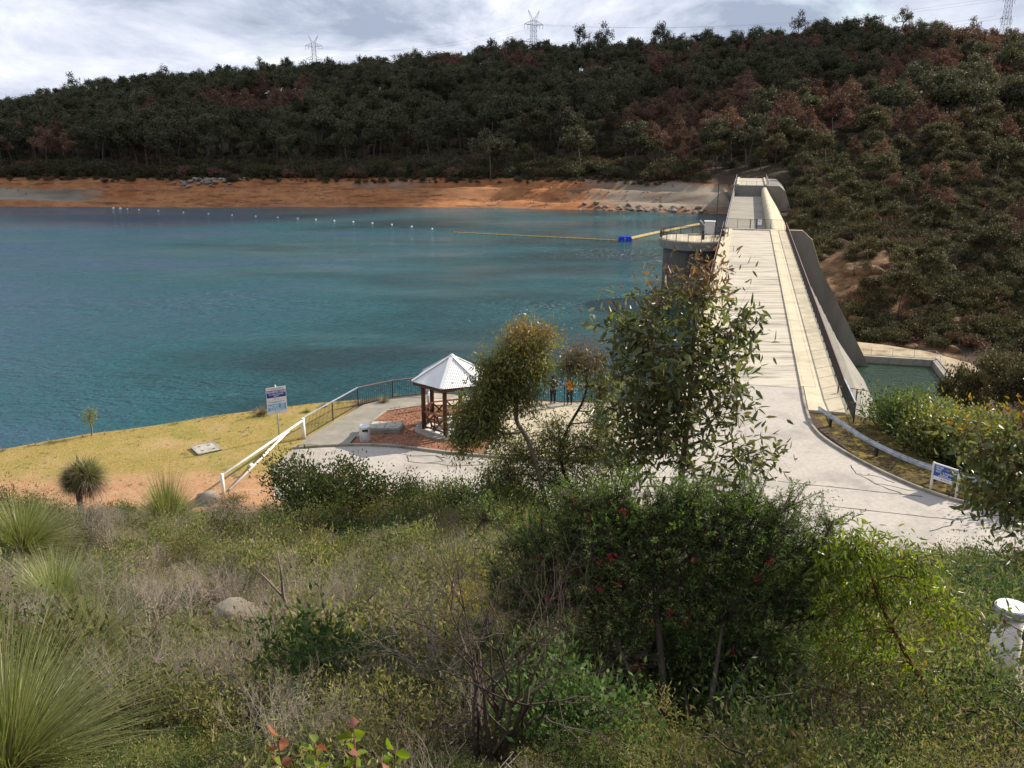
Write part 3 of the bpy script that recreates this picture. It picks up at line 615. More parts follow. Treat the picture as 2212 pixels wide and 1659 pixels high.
# ---------------------------------------------------------------- railings
def railing(name, path, label, cat='railing', group=None, h=1.15, post=2.4, gap=.13, mat=None, top=None, bar_w=.016, n_max=300, z_foot=.08, cap=(.07, .045), first_top=None, solid_gap=None):
    mat = mat or M['steel_dark']; top = top or M['rail_red']; P = [Vector(p) for p in path]; L0 = P[0].copy()
    root = empty(name, L0, label, cat, group); pk = None; pm = None; posts = []; bars = []
    for i in range(len(P)-1):
        a, b = P[i]-L0, P[i+1]-L0; d = b-a; L = d.length; u = d.normalized()
        npost = max(1, round(L/post))
        for k in range(npost+(1 if i == len(P)-2 else 0)): posts.append(a+d*k/npost)
        t_ = first_top if (first_top and i == 0) else top
        MB().bar(a+Vector((0, 0, h)), b+Vector((0, 0, h)), *cap).build('top_rail', t_, root)
        MB().bar(a+Vector((0, 0, z_foot)), b+Vector((0, 0, z_foot)), .04, .025).build('bottom_rail', mat, root)
        nb = int(L/gap)
        for k in range(1, nb):
            f = k/nb
            if abs(f*npost-round(f*npost))*L/npost < .05: continue
            bars.append(a+d*f)
    pm = MB().box((0, 0, h/2-.06), (.06, .06, h+.06)).mesh('post', mat); bmh = MB().box((0, 0, (h+z_foot)/2), (bar_w, bar_w, h-z_foot-.03)).mesh('picket', mat)
    for p in posts: obj('post', pm, root, p)
    bars.sort(key=lambda p: (p+L0).length)
    for p in bars[:n_max]: obj('picket', bmh, root, p)
    if len(bars) > n_max:
        B = MB()
        for p in bars[n_max:]: B.box((p.x, p.y, p.z+(h+z_foot)/2), (bar_w, bar_w, h-z_foot-.03))
        tag(B.build('pickets', mat, root), kind='stuff')
    return root
railing('handrail', [dam_pt(51.2, 7.0, .1), dam_pt(56, 6.85, .15), dam_pt(71, 6.85, .15), dam_pt(90, 6.85, .15), dam_pt(112, 6.85, .15), dam_pt(S1-.7, 6.85, .15)],
        'dark picket railing with a faded red cap along the downstream edge of the dam', first_top=M['steel_galv'])
railing('handrail', [dam_pt(54, -2.85, .15), dam_pt(90, -2.85, .15), dam_pt(125, -2.85, .15), dam_pt(S1-.7, -2.85, .15)],
        'dark picket railing along the lake edge of the dam up to the round tower', group=None, n_max=200)
railing('platform_fence', [(-11.35, 45.45, 0), (-9.35, 51.0, .02), (-7.45, 52.55, .02), (-5.0, 53.5, .02), (-3.2, 53.0, .02), (3.2, 51.45, .05), (10.2, 51.5, .05)],
        'dark picket fence around the paved lakeside lookout by the gazebo', 'fence', first_top=M['steel_galv'], gap=.14)
fg = railing('barrier_gate', [dam_pt(S1-.3, -2.7, .18), dam_pt(S1-.3, 1.3, .18), dam_pt(S1-.3, 2.3, .18), dam_pt(S1-.3, 6.7, .18)], 'dark picket barrier with a small notice closing the dam road before the spillway', 'gate', h=1.5, gap=.15, top=M['steel_dark'])
pl = MB().box((0, 0, 0), (.62, .02, .85)).build('notice', M['sign_white'], fg); pl.location = Vector(dam_pt(S1-.42, 2.75, 1.25))-fg.location; pl.rotation_euler.z = -R(14.5)
d = MB(); d.tube([(0, -.016, .17), (0, -.018, .17)], .11, 14); d.build('red_disc', solid('sign_red', (.55, .03, .06)), pl)
for sx in (1.3, 2.3):
    MB().box((0, 0, .72), (.12, .12, 1.55)).build('gate_post', M['steel_dark'], fg).location = Vector(dam_pt(S1-.3, sx, .18))-fg.location
railing('spillway_fence', [dam_pt(S1+.5, -2.8, -1.55), dam_pt(S2-1, -2.8, -1.55)], 'pale mesh-sided railing on the lake side of the sunken spillway', h=1.25, gap=.22, mat=M['steel_galv'], top=M['steel_galv'], n_max=120)
railing('far_fence', [dam_pt(S2+.2, -2.6, .02), dam_pt(S3, -2.6, .02)], 'grey railing left of the roadway at the far end of the dam', h=1.2, gap=.4, mat=M['steel_galv'], top=M['steel_galv'], n_max=60)
railing('far_fence', [dam_pt(S2+.2, 6.3, .02), dam_pt(S3, 6.3, .02)], 'grey railing right of the roadway at the far end of the dam', h=1.2, gap=.4, mat=M['steel_galv'], top=M['steel_galv'], n_max=60)
railing('far_gate', [dam_pt(S2+.15, -2.2, .04), dam_pt(S2+.15, 5.8, .04)], 'low grey barrier across the road above the far spillway wall', 'gate', h=1.1, gap=1.2, post=2.6, top=M['steel_dark'], n_max=40)
railing('short_fence', [(20.6, 53.2, -.5), (23.0, 53.2, -.9)], 'short reddish picket railing at the right end of the dam handrail', h=1.1, gap=.3, post=1.2)
# ---------------------------------------------------------------- intake tower
tc_ = Vector((27.6, 132.9, 0))
tw = empty('intake_tower', (tc_.x, tc_.y, -9), 'round concrete intake tower with a railed platform standing in the lake beside the dam', 'tower')
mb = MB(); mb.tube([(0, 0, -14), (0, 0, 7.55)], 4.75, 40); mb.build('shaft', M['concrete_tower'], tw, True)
b_ = tw.children[-1].modifiers.new('split', 'EDGE_SPLIT')
mb = MB(); mb.tube([(0, 0, 7.5), (0, 0, 7.75), (0, 0, 8.75), (0, 0, 8.98)], [4.8, 5.3, 5.45, 5.45], 44); mb.build('platform', M['concrete_grey'], tw)
mb = MB(); mb.tube([(0, 0, 8.985), (0, 0, 9.03)], 5.2, 44); mb.build('platform_screed', M['concrete_pale'], tw)
v = Vector(DV+(0,)); u3 = Vector(DU+(0,))
mb = MB(); mb.bar(v*3.5+Vector((0, 0, 8.75)), v*9.0+Vector((0, 0, 8.75)), 6.0, .5); mb.build('bridge_slab', M['concrete_pale'], tw)
ring = []
for k in range(29):
    a = math.atan2(DV[1], DV[0])+R(38)+R(360-76)*k/28; ring.append(Vector((math.cos(a)*5.3, math.sin(a)*5.3, 9.0)))
mb = MB(); [mb.bar(ring[i]+Vector((0, 0, 1.15)), ring[i+1]+Vector((0, 0, 1.15)), .07, .06) for i in range(28)]; mb.build('rail_cap', M['steel_dark'], tw)
mb = MB(); [mb.bar(ring[i]+Vector((0, 0, .1)), ring[i+1]+Vector((0, 0, .1)), .04, .04) for i in range(28)]; mb.build('bottom_rail', M['steel_dark'], tw)
pm = MB().box((0, 0, .57), (.09, .09, 1.14)).mesh('post', M['steel_dark']); km = MB().box((0, 0, .6), (.022, .022, 1.05)).mesh('picket', M['steel_dark'])
for i in range(0, 29, 2): obj('post', pm, tw, ring[i])
for i in range(28):
    for k in range(1, 6): obj('picket', km, tw, ring[i].lerp(ring[i+1], k/6))
mb = MB(); mb.box((0, 0, .4), (.35, .3, .8)); o = mb.build('valve_pedestal', M['steel_dark'], tw); o.location = (.6, -2.2, 9.03)
mb = MB(); mb.box((0, 0, .35), (.3, .3, .7)); o = mb.build('valve_pedestal', M['steel_dark'], tw); o.location = (1.8, 3.6, 9.03)
mb = MB(); mb.box((-.7, -4.86, 7.2), (.55, .14, 1.7)); mb.build('drain_chute', M['concrete_pale'], tw)
cab = empty('control_cabinet', tuple(tc_+Vector((3.0, 4.6, .03))), 'pale metal control cabinet with an open arm at the back of the tower platform', 'cabinet', rz=-R(14.5))
MB().box((0, 0, .95), (1.5, 1.1, 1.9)).build('housing', M['steel_bright'], cab, bevel=.03)
MB().box((0, 0, 1.96), (1.7, 1.3, .12)).build('lid', M['white_paint'], cab)
mb = MB(); mb.tube([(-.75, 0, 1.3), (-1.5, 0, 2.1)], .09, 6); mb.build('arm', M['steel_bright'], cab)
mb = MB(); mb.tube([(.95, .7, 0), (.95, .7, 8.2)], .07, 6); o = mb.build('aerial_mast', M['steel_dark'], cab)
hz = empty('handwheel_stand', tuple(tc_+Vector((4.1, 1.0, .03))), 'dark railed valve stand on the tower platform beside the walkway', 'valve stand', rz=-R(14.5))
for q in ((-.9, -.7), (.9, -.7), (-.9, .7), (.9, .7)): MB().box((q[0], q[1], .65), (.1, .1, 1.3)).build('leg', M['steel_dark'], hz)
for z in (.6, 1.3):
    mb = MB(); c4 = [(-.9, -.7, z), (.9, -.7, z), (.9, .7, z), (-.9, .7, z)]; [mb.bar(c4[i], c4[(i+1) % 4], .09, .09) for i in range(4)]; mb.build('frame', M['steel_dark'], hz)
mb = MB(); mb.box((0, 0, .5), (.7, .6, 1.0)); mb.build('gearbox', M['steel_dark'], hz)
# pond walls and apron
pn = empty('stilling_basin', dam_pt(140, 24, -21.5), 'concrete walled basin of green water at the foot of the dam', 'basin')
def on(o, par):
    o.parent = par; o.matrix_parent_inverse = Matrix.Translation(-Vector(par.location)); return o
A_ = [dam_pt(151.4, 18, 0), dam_pt(151.4, 32.0, 0), dam_pt(128, 32.0, 0)]
on(MB().bar(Vector(A_[0])+Vector((0, 0, -22)), Vector(A_[1])+Vector((0, 0, -22)), .8, 3.2).build('back_wall', M['concrete_grey']), pn)
on(MB().bar(Vector(A_[1])+Vector((0, 0, -22)), Vector(A_[2])+Vector((0, 0, -22)), .8, 3.0).build('side_wall', M['concrete_grey']), pn)
ap = [dam_pt(151.8, 18.5), dam_pt(156, 18.6), dam_pt(161, 20.5), dam_pt(160, 25), dam_pt(156.5, 32), dam_pt(150, 37), dam_pt(140, 38.5), dam_pt(134, 36), dam_pt(130, 32.5), dam_pt(151.8, 32.5)]
on(MB().prism([(p[0], p[1]) for p in ap], -24, -20.35).build('apron', solid('stained_apron', (.33, .27, .18), (.43, .36, .25), .5, .9, .2, dirt=(.15, .10, .045), dscale=.3)), pn)
fpts = [dam_pt(151.9, 19+1.9*k, -20.35) for k in range(8)]
railing('basin_fence', [dam_pt(152.0, 19, -20.3), dam_pt(152.0, 32.2, -20.3), dam_pt(140, 32.6, -20.3)], 'thin wire fence on the far rim of the green basin below the dam', 'fence', h=1.2, gap=1.0, post=3, mat=M['steel_galv'], top=M['steel_galv'], n_max=60, bar_w=.02, cap=(.04, .03))
# floating booms and buoys
bo = MB(); a, c = Vector((-14.2, 215.5, -8.95)), Vector((25.0, 199.8, -8.95))
on_ = empty('debris_boom', (25, 199.8, -9), 'long thin yellow floating boom running left from the blue float', 'boom')
for k in range(26):
    p, q = a.lerp(c, k/26)-Vector(on_.location), a.lerp(c, (k+.93)/26)-Vector(on_.location); MB().tube([p, q], .22, 6).build('float_tube', M['boom_yellow'], on_)
b2_ = empty('debris_boom', (26.2, 201, -9), 'thick yellow floating boom between the blue float and the dam', 'boom')
pts = curve_pts([(26.2, 201, -8.8), (33.6, 211.7, -8.8), (48.7, 231.6, -8.8)], 7)
for k in range(len(pts)-1): MB().tube([pts[k]-Vector(b2_.location), pts[k].lerp(pts[k+1], .95)-Vector(b2_.location)], .42, 8).build('float_tube', M['boom_yellow'], b2_)
bl = empty('boom_float', (25.6, 200.4, -9), 'bright blue float where the two yellow booms meet', 'float')
for k in (-1, 1): MB().box((k*.85, 0, .35), (1.4, 1.4, .9), top=.85).build('pontoon', M['float_blue'], bl, bevel=.1)
MB().box((0, 0, .9), (2.6, .9, .18)).build('deck', M['float_blue'], bl)
bm_ = bmesh.new(); bmesh.ops.create_icosphere(bm_, subdivisions=2, radius=.26); bme = bpy.data.meshes.new('buoy'); bm_.to_mesh(bme); bm_.free(); bme.materials.append(M['buoy_white'])
bp_ = curve_pts([(-124.2, 278.5, -8.9), (-114.4, 273.9, -8.9), (-88.8, 261, -8.9), (-65.8, 250.4, -8.9), (-48.3, 241.7, -8.9), (-31.4, 232.1, -8.9), (-14.3, 217.3, -8.9)], 3)
for k, p in enumerate(bp_[:-1]):
    o = obj('buoy', bme, None, p, None, 1.5 if k < 2 else 1.0); tag(o, 'white ball buoy in the line strung across the far water', 'buoy', 'white buoys strung across the reservoir')
# ---------------------------------------------------------------- gazebo
GC = Vector((-3.3, 46.8, .07)); GR = 1.68
gz = empty('gazebo', GC, 'open gazebo with a white pyramid roof on dark timber posts by the lake', 'gazebo')
ga = [R(199+60*k) for k in range(6)]
gp = [Vector((math.cos(a)*GR, math.sin(a)*GR, 0)) for a in ga]
mb = MB(); n = 26; poly = [(math.cos(2*math.pi*k/n)*(2.15+.1*math.sin(k*2.3)), math.sin(2*math.pi*k/n)*(2.15+.1*math.cos(k*1.7))) for k in range(n)]
mb.prism(poly, -.1, .10); mb.build('stone_base', M['kerb'], gz)
mb = MB(); mb.prism([(p.x*1.06, p.y*1.06) for p in gp], .02, .16); mb.build('floor_slab', M['white_paint'], gz)
pm = MB().tube([(0, 0, 0), (0, 0, 2.9)], [.125, .115], 12).mesh('post', M['timber_dark'], True)
for p in gp: obj('post', pm, gz, p+Vector((0, 0, .15)))
EAVE, APEX, ER = 2.93, 4.2, 2.28
for k in range(6):
    a0, a1 = ga[k], ga[(k+1) % 6]
    e0 = Vector((math.cos(a0)*ER, math.sin(a0)*ER, EAVE)); e1 = Vector((math.cos(a1)*ER, math.sin(a1)*ER, EAVE)); ap_ = Vector((0, 0, APEX))
    nn = (e1-e0).cross(ap_-e0).normalized(); w = 44; vs = []; fs = []       # corrugated sheet, ribs running down the slope
    for i in range(w+1):
        f = i/w; low = e0.lerp(e1, f); k2 = 1-abs(2*f-1); mid = (e0+e1)/2; dirn = (ap_-mid); top = low+dirn*k2
        off = nn*(.022 if i % 2 else 0.0); vs += [low+off, top+off*(.3 if i in (0, w) else 1)]
        if i: fs.append((2*i-2, 2*i, 2*i+1, 2*i-1))
    mb = MB(); mb.add(vs, fs); o = mb.build('roof_sheet', M['white_roof'], gz); sm = o.modifiers.new('thick', 'SOLIDIFY'); sm.thickness = .012
    MB().bar(e0*1.005+Vector((0, 0, .03)), ap_+Vector((0, 0, .05)), .22, .03).build('hip_cap', M['white_roof'], gz)
    MB().bar(e0*.97-Vector((0, 0, .06)), e1*.97-Vector((0, 0, .06)), .04, .12).build('fascia', M['timber_dark'], gz)
    # lattice valance under the eaves
    p0, p1 = gp[k]+Vector((0, 0, 2.6)), gp[(k+1) % 6]+Vector((0, 0, 2.6)); lt = MB()
    for i in range(12): q = p0.lerp(p1, (i+.5)/12); lt.bar(q+Vector((0, 0, -.02)), q+Vector((0, 0, .38)), .055, .012)
    for z in (0, .12, .24, .36): lt.bar(p0+Vector((0, 0, z)), p1+Vector((0, 0, z)), .014, .055)
    lt.build('lattice_panel', M['lattice'], gz)
    if k in (1, 3): continue                                    # open sides
    b0, b1 = gp[k], gp[(k+1) % 6]; z0, z1 = .28, 1.02
    MB().bar(b0+Vector((0, 0, z1+.15)), b1+Vector((0, 0, z1+.15)), .16, .05).build('hand_rail', M['timber_red'], gz)
    MB().bar(b0+Vector((0, 0, z0)), b1+Vector((0, 0, z0)), .06, .08).build('low_rail', M['timber_dark'], gz)
    m_ = (b0+b1)/2
    for (s0, s1) in ((b0, m_), (m_, b1)):
        MB().bar(s0+Vector((0, 0, z0)), s1+Vector((0, 0, z1+.12)), .05, .08).build('brace', M['timber_dark'], gz)
        MB().bar(s0+Vector((0, 0, z1+.12)), s1+Vector((0, 0, z0)), .045, .08).build('brace', M['timber_dark'], gz)
    MB().bar(m_+Vector((0, 0, .16)), m_+Vector((0, 0, z1+.12)), .07, .07).build('mid_post', M['timber_dark'], gz)
    if k in (0, 4, 5):                                          # slatted benches along the railings
        inn = (-(m_)).normalized(); c0, c1 = b0.lerp(b1, .12), b0.lerp(b1, .88)
        for q in range(5):
            f = .12+.09*q; MB().bar(c0+inn*f+Vector((0, 0, .62)), c1+inn*f+Vector((0, 0, .62)), .085, .035).build('seat_slat', M['timber_red'], gz)
        for e in (c0, c1): MB().bar(e+inn*.36+Vector((0, 0, .15)), e+inn*.36+Vector((0, 0, .6)), .08, .08).build('bench_leg', M['timber_dark'], gz)
MB().tube([(0, 0, APEX), (0, 0, APEX+.1)], [.16, .03], 8).build('finial', M['white_roof'], gz)
tb = empty('picnic_table', GC+Vector((.3, .1, .16)), 'small red timber table in the middle of the gazebo floor', 'table')
for q in range(5): MB().box((0, -.34+.17*q, .74), (.9, .15, .04)).build('top_slat', M['timber_red'], tb)
for sx in (-.3, .3):
    MB().box((sx, 0, .36), (.09, .6, .72)).build('trestle', M['timber_dark'], tb)
# ---------------------------------------------------------------- signs
def text(s, size, x, z, y, mat, par, align='LEFT', sx=1.0, bold=.0):
    c = bpy.data.curves.new('lettering', 'FONT'); c.body = s; c.size = size; c.align_x = align; c.extrude = .001; c.offset = bold; c.resolution_u = 2
    o = bpy.data.objects.new('lettering', c); c.materials.append(mat); COL.objects.link(o); bpy.context.view_layer.update(); me = bpy.data.meshes.new_from_object(o.evaluated_get(bpy.context.evaluated_depsgraph_get())); bpy.data.objects.remove(o); me.name = 'lettering'
    o = obj('lettering', me, par, (x, y, z), (R(90), 0, 0), (sx, 1, 1)); return o
def panel(x0, x1, z0, z1, y, mat, name, par): 
    return MB().box(((x0+x1)/2, y, (z0+z1)/2), (x1-x0, .003, z1-z0)).build(name, mat, par)
sa = math.atan2(.5, .86)
s1 = empty('warning_sign', (-12.75, 45.4, ground(-12.75, 45.4)), 'white and blue PROHIBITED ZONE sign on a steel pole on the grassy bank', 'sign', rz=sa)
MB().tube([(0, 0, -.3), (0, 0, 2.98)], .036, 10).build('pole', M['steel_galv'], s1, True)
MB().tube([(0, 0, 2.98), (0, 0, 3.01)], .045, 10).build('pole_cap', M['white_paint'], s1)
for nm, z0, z1 in (('upper_board', 2.19, 2.92), ('lower_board', 1.42, 2.18)):
    bd = MB().box((0, -.055, (z0+z1)/2), (1.08, .012, z1-z0)).build(nm, M['sign_white'], s1, bevel=.01)
    if nm == 'upper_board':
        panel(-.52, .52, 2.34, 2.74, -.064, M['sign_navy'], 'navy_band', bd)
        text('PROHIBITED ZONE', .155, 0, 2.60, -.068, M['print_white'], bd, 'CENTER', .76, .004); text('NO UNAUTHORISED', .10, 0, 2.485, -.068, M['print_white'], bd, 'CENTER', .85, .002); text('ENTRY', .10, 0, 2.385, -.068, M['print_white'], bd, 'CENTER', .9, .002)
        for q, (w, z) in enumerate(((.86, 2.84), (.56, 2.79))): panel(-w/2, w/2, z, z+.022, -.064, M['print_grey'], 'small_print', bd)
        MB().add([(-.14, -.063, 2.235), (-.07, -.063, 2.235), (-.105, -.063, 2.30)], [(0, 1, 2)]).build('logo', M['sign_navy'], bd); text('WATER', .06, -.05, 2.24, -.064, M['print_grey'], bd)
    else:
        panel(-.49, .49, 1.60, 1.98, -.064, M['sign_cyan'], 'cyan_band', bd); text('NO', .27, -.47, 1.745, -.068, M['print_white'], bd, 'LEFT', .85, .008)
        for q in range(5):
            panel(-.12, .12-.03*(q % 2), 1.925-.045*q, 1.945-.045*q, -.067, M['print_white'], 'small_print', bd); panel(.20, .44-.03*(q % 3), 1.925-.045*q, 1.945-.045*q, -.067, M['print_white'], 'small_print', bd)
        for q, w in enumerate((.78, .86)): panel(-w/2, w/2, 1.685-.055*q, 1.71-.055*q, -.067, M['print_white'], 'small_print', bd)
        for q, w in enumerate((.9, .5)): panel(-w/2, w/2, 2.09-.05*q, 2.115-.05*q, -.063, M['print_grey'], 'small_print', bd)
        MB().add([(-.14, -.063, 1.49), (-.07, -.063, 1.49), (-.105, -.063, 1.555)], [(0, 1, 2)]).build('logo', M['sign_navy'], bd); text('WATER', .06, -.05, 1.495, -.064, M['print_grey'], bd)
p1, p2 = Vector((19.72, 38.35, 0)), Vector((20.42, 37.35, 0)); a2 = math.atan2(p2.y-p1.y, p2.x-p1.x); W2 = (p2-p1).length
s2 = empty('direction_sign', (p1+p2)/2+Vector((0, 0, ground(20, 37.9))), 'blue and white REST AREA board on two white posts beside the road kerb', 'sign', rz=a2)
for sx in (-1, 1): MB().box((sx*W2/2, 0, .62), (.095, .095, 1.45)).build('post', M['white_paint'], s2, bevel=.008)
h2 = W2/2-.05
fr = MB().box((0, 0, .93), (W2-.11, .05, .80)).build('board', M['sign_white'], s2)
panel(-h2+.0, h2-.0, .72, 1.27, -.03, M['sign_blue'], 'blue_field', fr); y = -.034
for s, z, x in (('\u2022 REST AREA', 1.15, -h2+.04), ('\u2022 TOILETS', 1.04, -h2+.04), ('\u2022 WALKTRAIL TO BICKLEY', .925, -h2+.04), ('RESERVOIR', .815, -h2+.32)): text(s, .105, x, z, y, M['print_white'], fr, 'LEFT', .72, .003)
for z in (1.17, 1.06, .84): 
    MB().add([(h2-.17, y, z), (h2-.09, y, z), (h2-.09, y, z-.015), (h2-.03, y, z+.02), (h2-.09, y, z+.055), (h2-.09, y, z+.04), (h2-.17, y, z+.04)], [tuple(range(7))]).build('arrow', M['print_white'], fr)
panel(-.32, .30, .755, .785, y, M['print_white'], 'small_print', fr)
MB().add([(-.20, y, .59), (-.10, y, .59), (-.15, y, .68)], [(0, 1, 2)]).build('logo', M['print_grey'], fr); text('WATER', .085, -.07, .60, y, M['print_grey'], fr)
# ---------------------------------------------------------------- white boom gate on the left
g0, g1 = Vector((-13.45, 37.9, ground(-13.45, 37.9))), Vector((-11.35, 45.2, ground(-11.35, 45.2))); gd = g1-g0
bg_ = empty('boom_gate', g0, 'white painted pipe gate with a long diagonal brace across the dirt track', 'gate')
MB().tube([(0, 0, -.3), (0, 0, .98)], .085, 12).build('near_post', M['white_paint'], bg_, True)
MB().tube([gd+Vector((0, 0, -.3)), gd+Vector((0, 0, 1.18))], .11, 12).build('far_post', M['white_paint'], bg_, True)
MB().tube([Vector((0, 0, .9)), gd+Vector((0, 0, 1.05))], .06, 10).build('top_pipe', M['white_paint'], bg_, True)
MB().tube([Vector((.25, .2, .12)), gd*.80+Vector((0, 0, .98))], .058, 10).build('brace_pipe', M['white_paint'], bg_, True)
for f in (.3, .52): MB().tube([gd*f+Vector((0, 0, .26+.72*f)), gd*(f+.03)+Vector((0, 0, .27+.73*f))], .075, 10).build('collar', M['white_paint'], bg_)
# lids, bin, tap
l1 = empty('service_cover', (-16.35, 44.1, ground(-16.35, 44.1)+.02), 'flat concrete service cover set in the grass left of the sign pole', 'cover', rz=.62)
MB().box((0, 0, .0), (1.18, 1.42, .12)).build('lid', M['concrete_lid'], l1, bevel=.01); 
mb = MB(); [mb.bar(a, b, .07, .03) for a, b in (((-.6, -.72, .06), (.6, -.72, .06)), ((.6, -.72, .06), (.6, .72, .06)), ((.6, .72, .06), (-.6, .72, .06)), ((-.6, .72, .06), (-.6, -.72, .06)))]; mb.build('frame', M['concrete_grey'], l1)
for q in ((-.28, -.3), (.25, .35), (.3, -.35), (-.25, .4)): MB().box((q[0], q[1], .065), (.14, .08, .02)).build('lifting_eye', M['tar'], l1)
l2 = empty('service_cover', (-7.05, 46.45, .07), 'raised grey concrete service pit with two lids in the mulch beside the gazebo', 'cover', rz=-.07)
MB().box((0, 0, .12), (1.85, 1.25, .26)).build('pit_wall', M['concrete_grey'], l2, bevel=.015)
for sx in (-.44, .44):
    o = MB().box((sx, 0, .275), (.84, 1.12, .05)).build('lid', M['concrete_lid'], l2, bevel=.008)
    for q in (-.3, .3): MB().box((sx+.1*q, q, .303), (.12, .05, .012)).build('lifting_eye', M['tar'], o)
bn = empty('litter_bin', (-7.95, 44.75, .05), 'short round silver litter bin at the corner of the mulch bed', 'bin')
mb = MB(); mb.tube([(0, 0, 0), (0, 0, .78)], .29, 20); mb.build('drum', M['steel_bright'], bn, True); bn.children[-1].modifiers.new('split', 'EDGE_SPLIT')
mb = MB(); mb.tube([(0, 0, .78), (0, 0, .84), (0, 0, .89)], [.32, .32, .24], 20); mb.build('lid', M['steel_bright'], bn)
MB().box((.08, -.275, .66), (.3, .06, .12)).build('slot', M['tar'], bn)
tp = empty('water_tap', (-5.0, 50.2, .08), 'slim silver drinking tap post standing behind the gazebo', 'tap')
MB().tube([(0, 0, 0), (0, 0, 1.15)], .075, 10).build('post', M['steel_galv'], tp, True); MB().tube([(0, 0, 1.15), (0, 0, 1.3)], [.12, .12], 12).build('bowl', M['steel_bright'], tp); MB().tube([(0, -.05, .9), (0, -.22, .88)], .03, 8).build('spout', M['steel_galv'], tp)
# ---------------------------------------------------------------- guard rail
gpts = curve_pts([(17.75, 48.6, 0), (18.1, 45.9, 0), (18.55, 43.0, 0), (19.45, 40.4, 0), (20.65, 38.6, 0), (22.6, 36.8, 0), (26, 34.6, 0), (31, 31.8, 0)], 6)
gl = empty('guard_rail', gpts[0], 'galvanised steel guard rail curving along the verge behind the kerb', 'guard rail')
wp = [(0, .42), (.05, .45), (.05, .50), (-.02, .545), (-.02, .575), (.05, .62), (.05, .67), (0, .70)]
wp = wp+[(a+.006, b) for a, b in wp[::-1]]
mb = MB(); mb.sweep([(-a, b+.02) for a, b in wp], [(p-gpts[0])+Vector((0, 0, .1)) for p in gpts]); mb.build('rail_beam', M['steel_galv'], gl)
gm = MB().box((0, 0, .26), (.12, .15, 1.05)).mesh('post', M['steel_dark'])
for k in (3, 13, 22, 31, 39):
    if k < len(gpts)-1:
        d = gpts[k+1]-gpts[k]; s = Vector((-d.y, d.x, 0)).normalized(); p = gpts[k]+s*.16; obj('post', gm, gl, (p-gpts[0])+Vector((0, 0, ground(p.x, p.y))), (0, 0, math.atan2(d.y, d.x)-R(90)))
# ---------------------------------------------------------------- white bore pipe in front
bx, by = 6.12, 9.55; bz = ground(bx, by)+.06
bo_ = empty('bore_pipe', (bx, by, bz), 'white capped bore pipe with a galvanised collar on a small concrete pad', 'pipe')
MB().tube([(0, 0, -.1), (0, 0, 1.22)], .175, 28).build('casing', M['white_paint'], bo_, True)
MB().tube([(0, 0, 1.12), (0, 0, 1.235)], .192, 28).build('collar', M['steel_galv'], bo_); MB().tube([(0, 0, 1.235), (0, 0, 1.25)], .178, 28).build('cap', M['white_paint'], bo_)
hs = MB().box((.10, -.19, 1.06), (.055, .04, .17)).build('hasp', M['steel_galv'], bo_); MB().box((.10, -.215, .95), (.08, .05, .09)).build('padlock', M['steel_dark'], hs)
mb = MB(); mb.prism([(bx-.9, by-.75), (bx+.75, by-.85), (bx+.85, by+.6), (bx-.6, by+.72)], bz-.55, bz+.0); tag(mb.build('concrete_pad', M['plaza']), 'pale concrete pad under the white bore pipe', 'concrete pad')
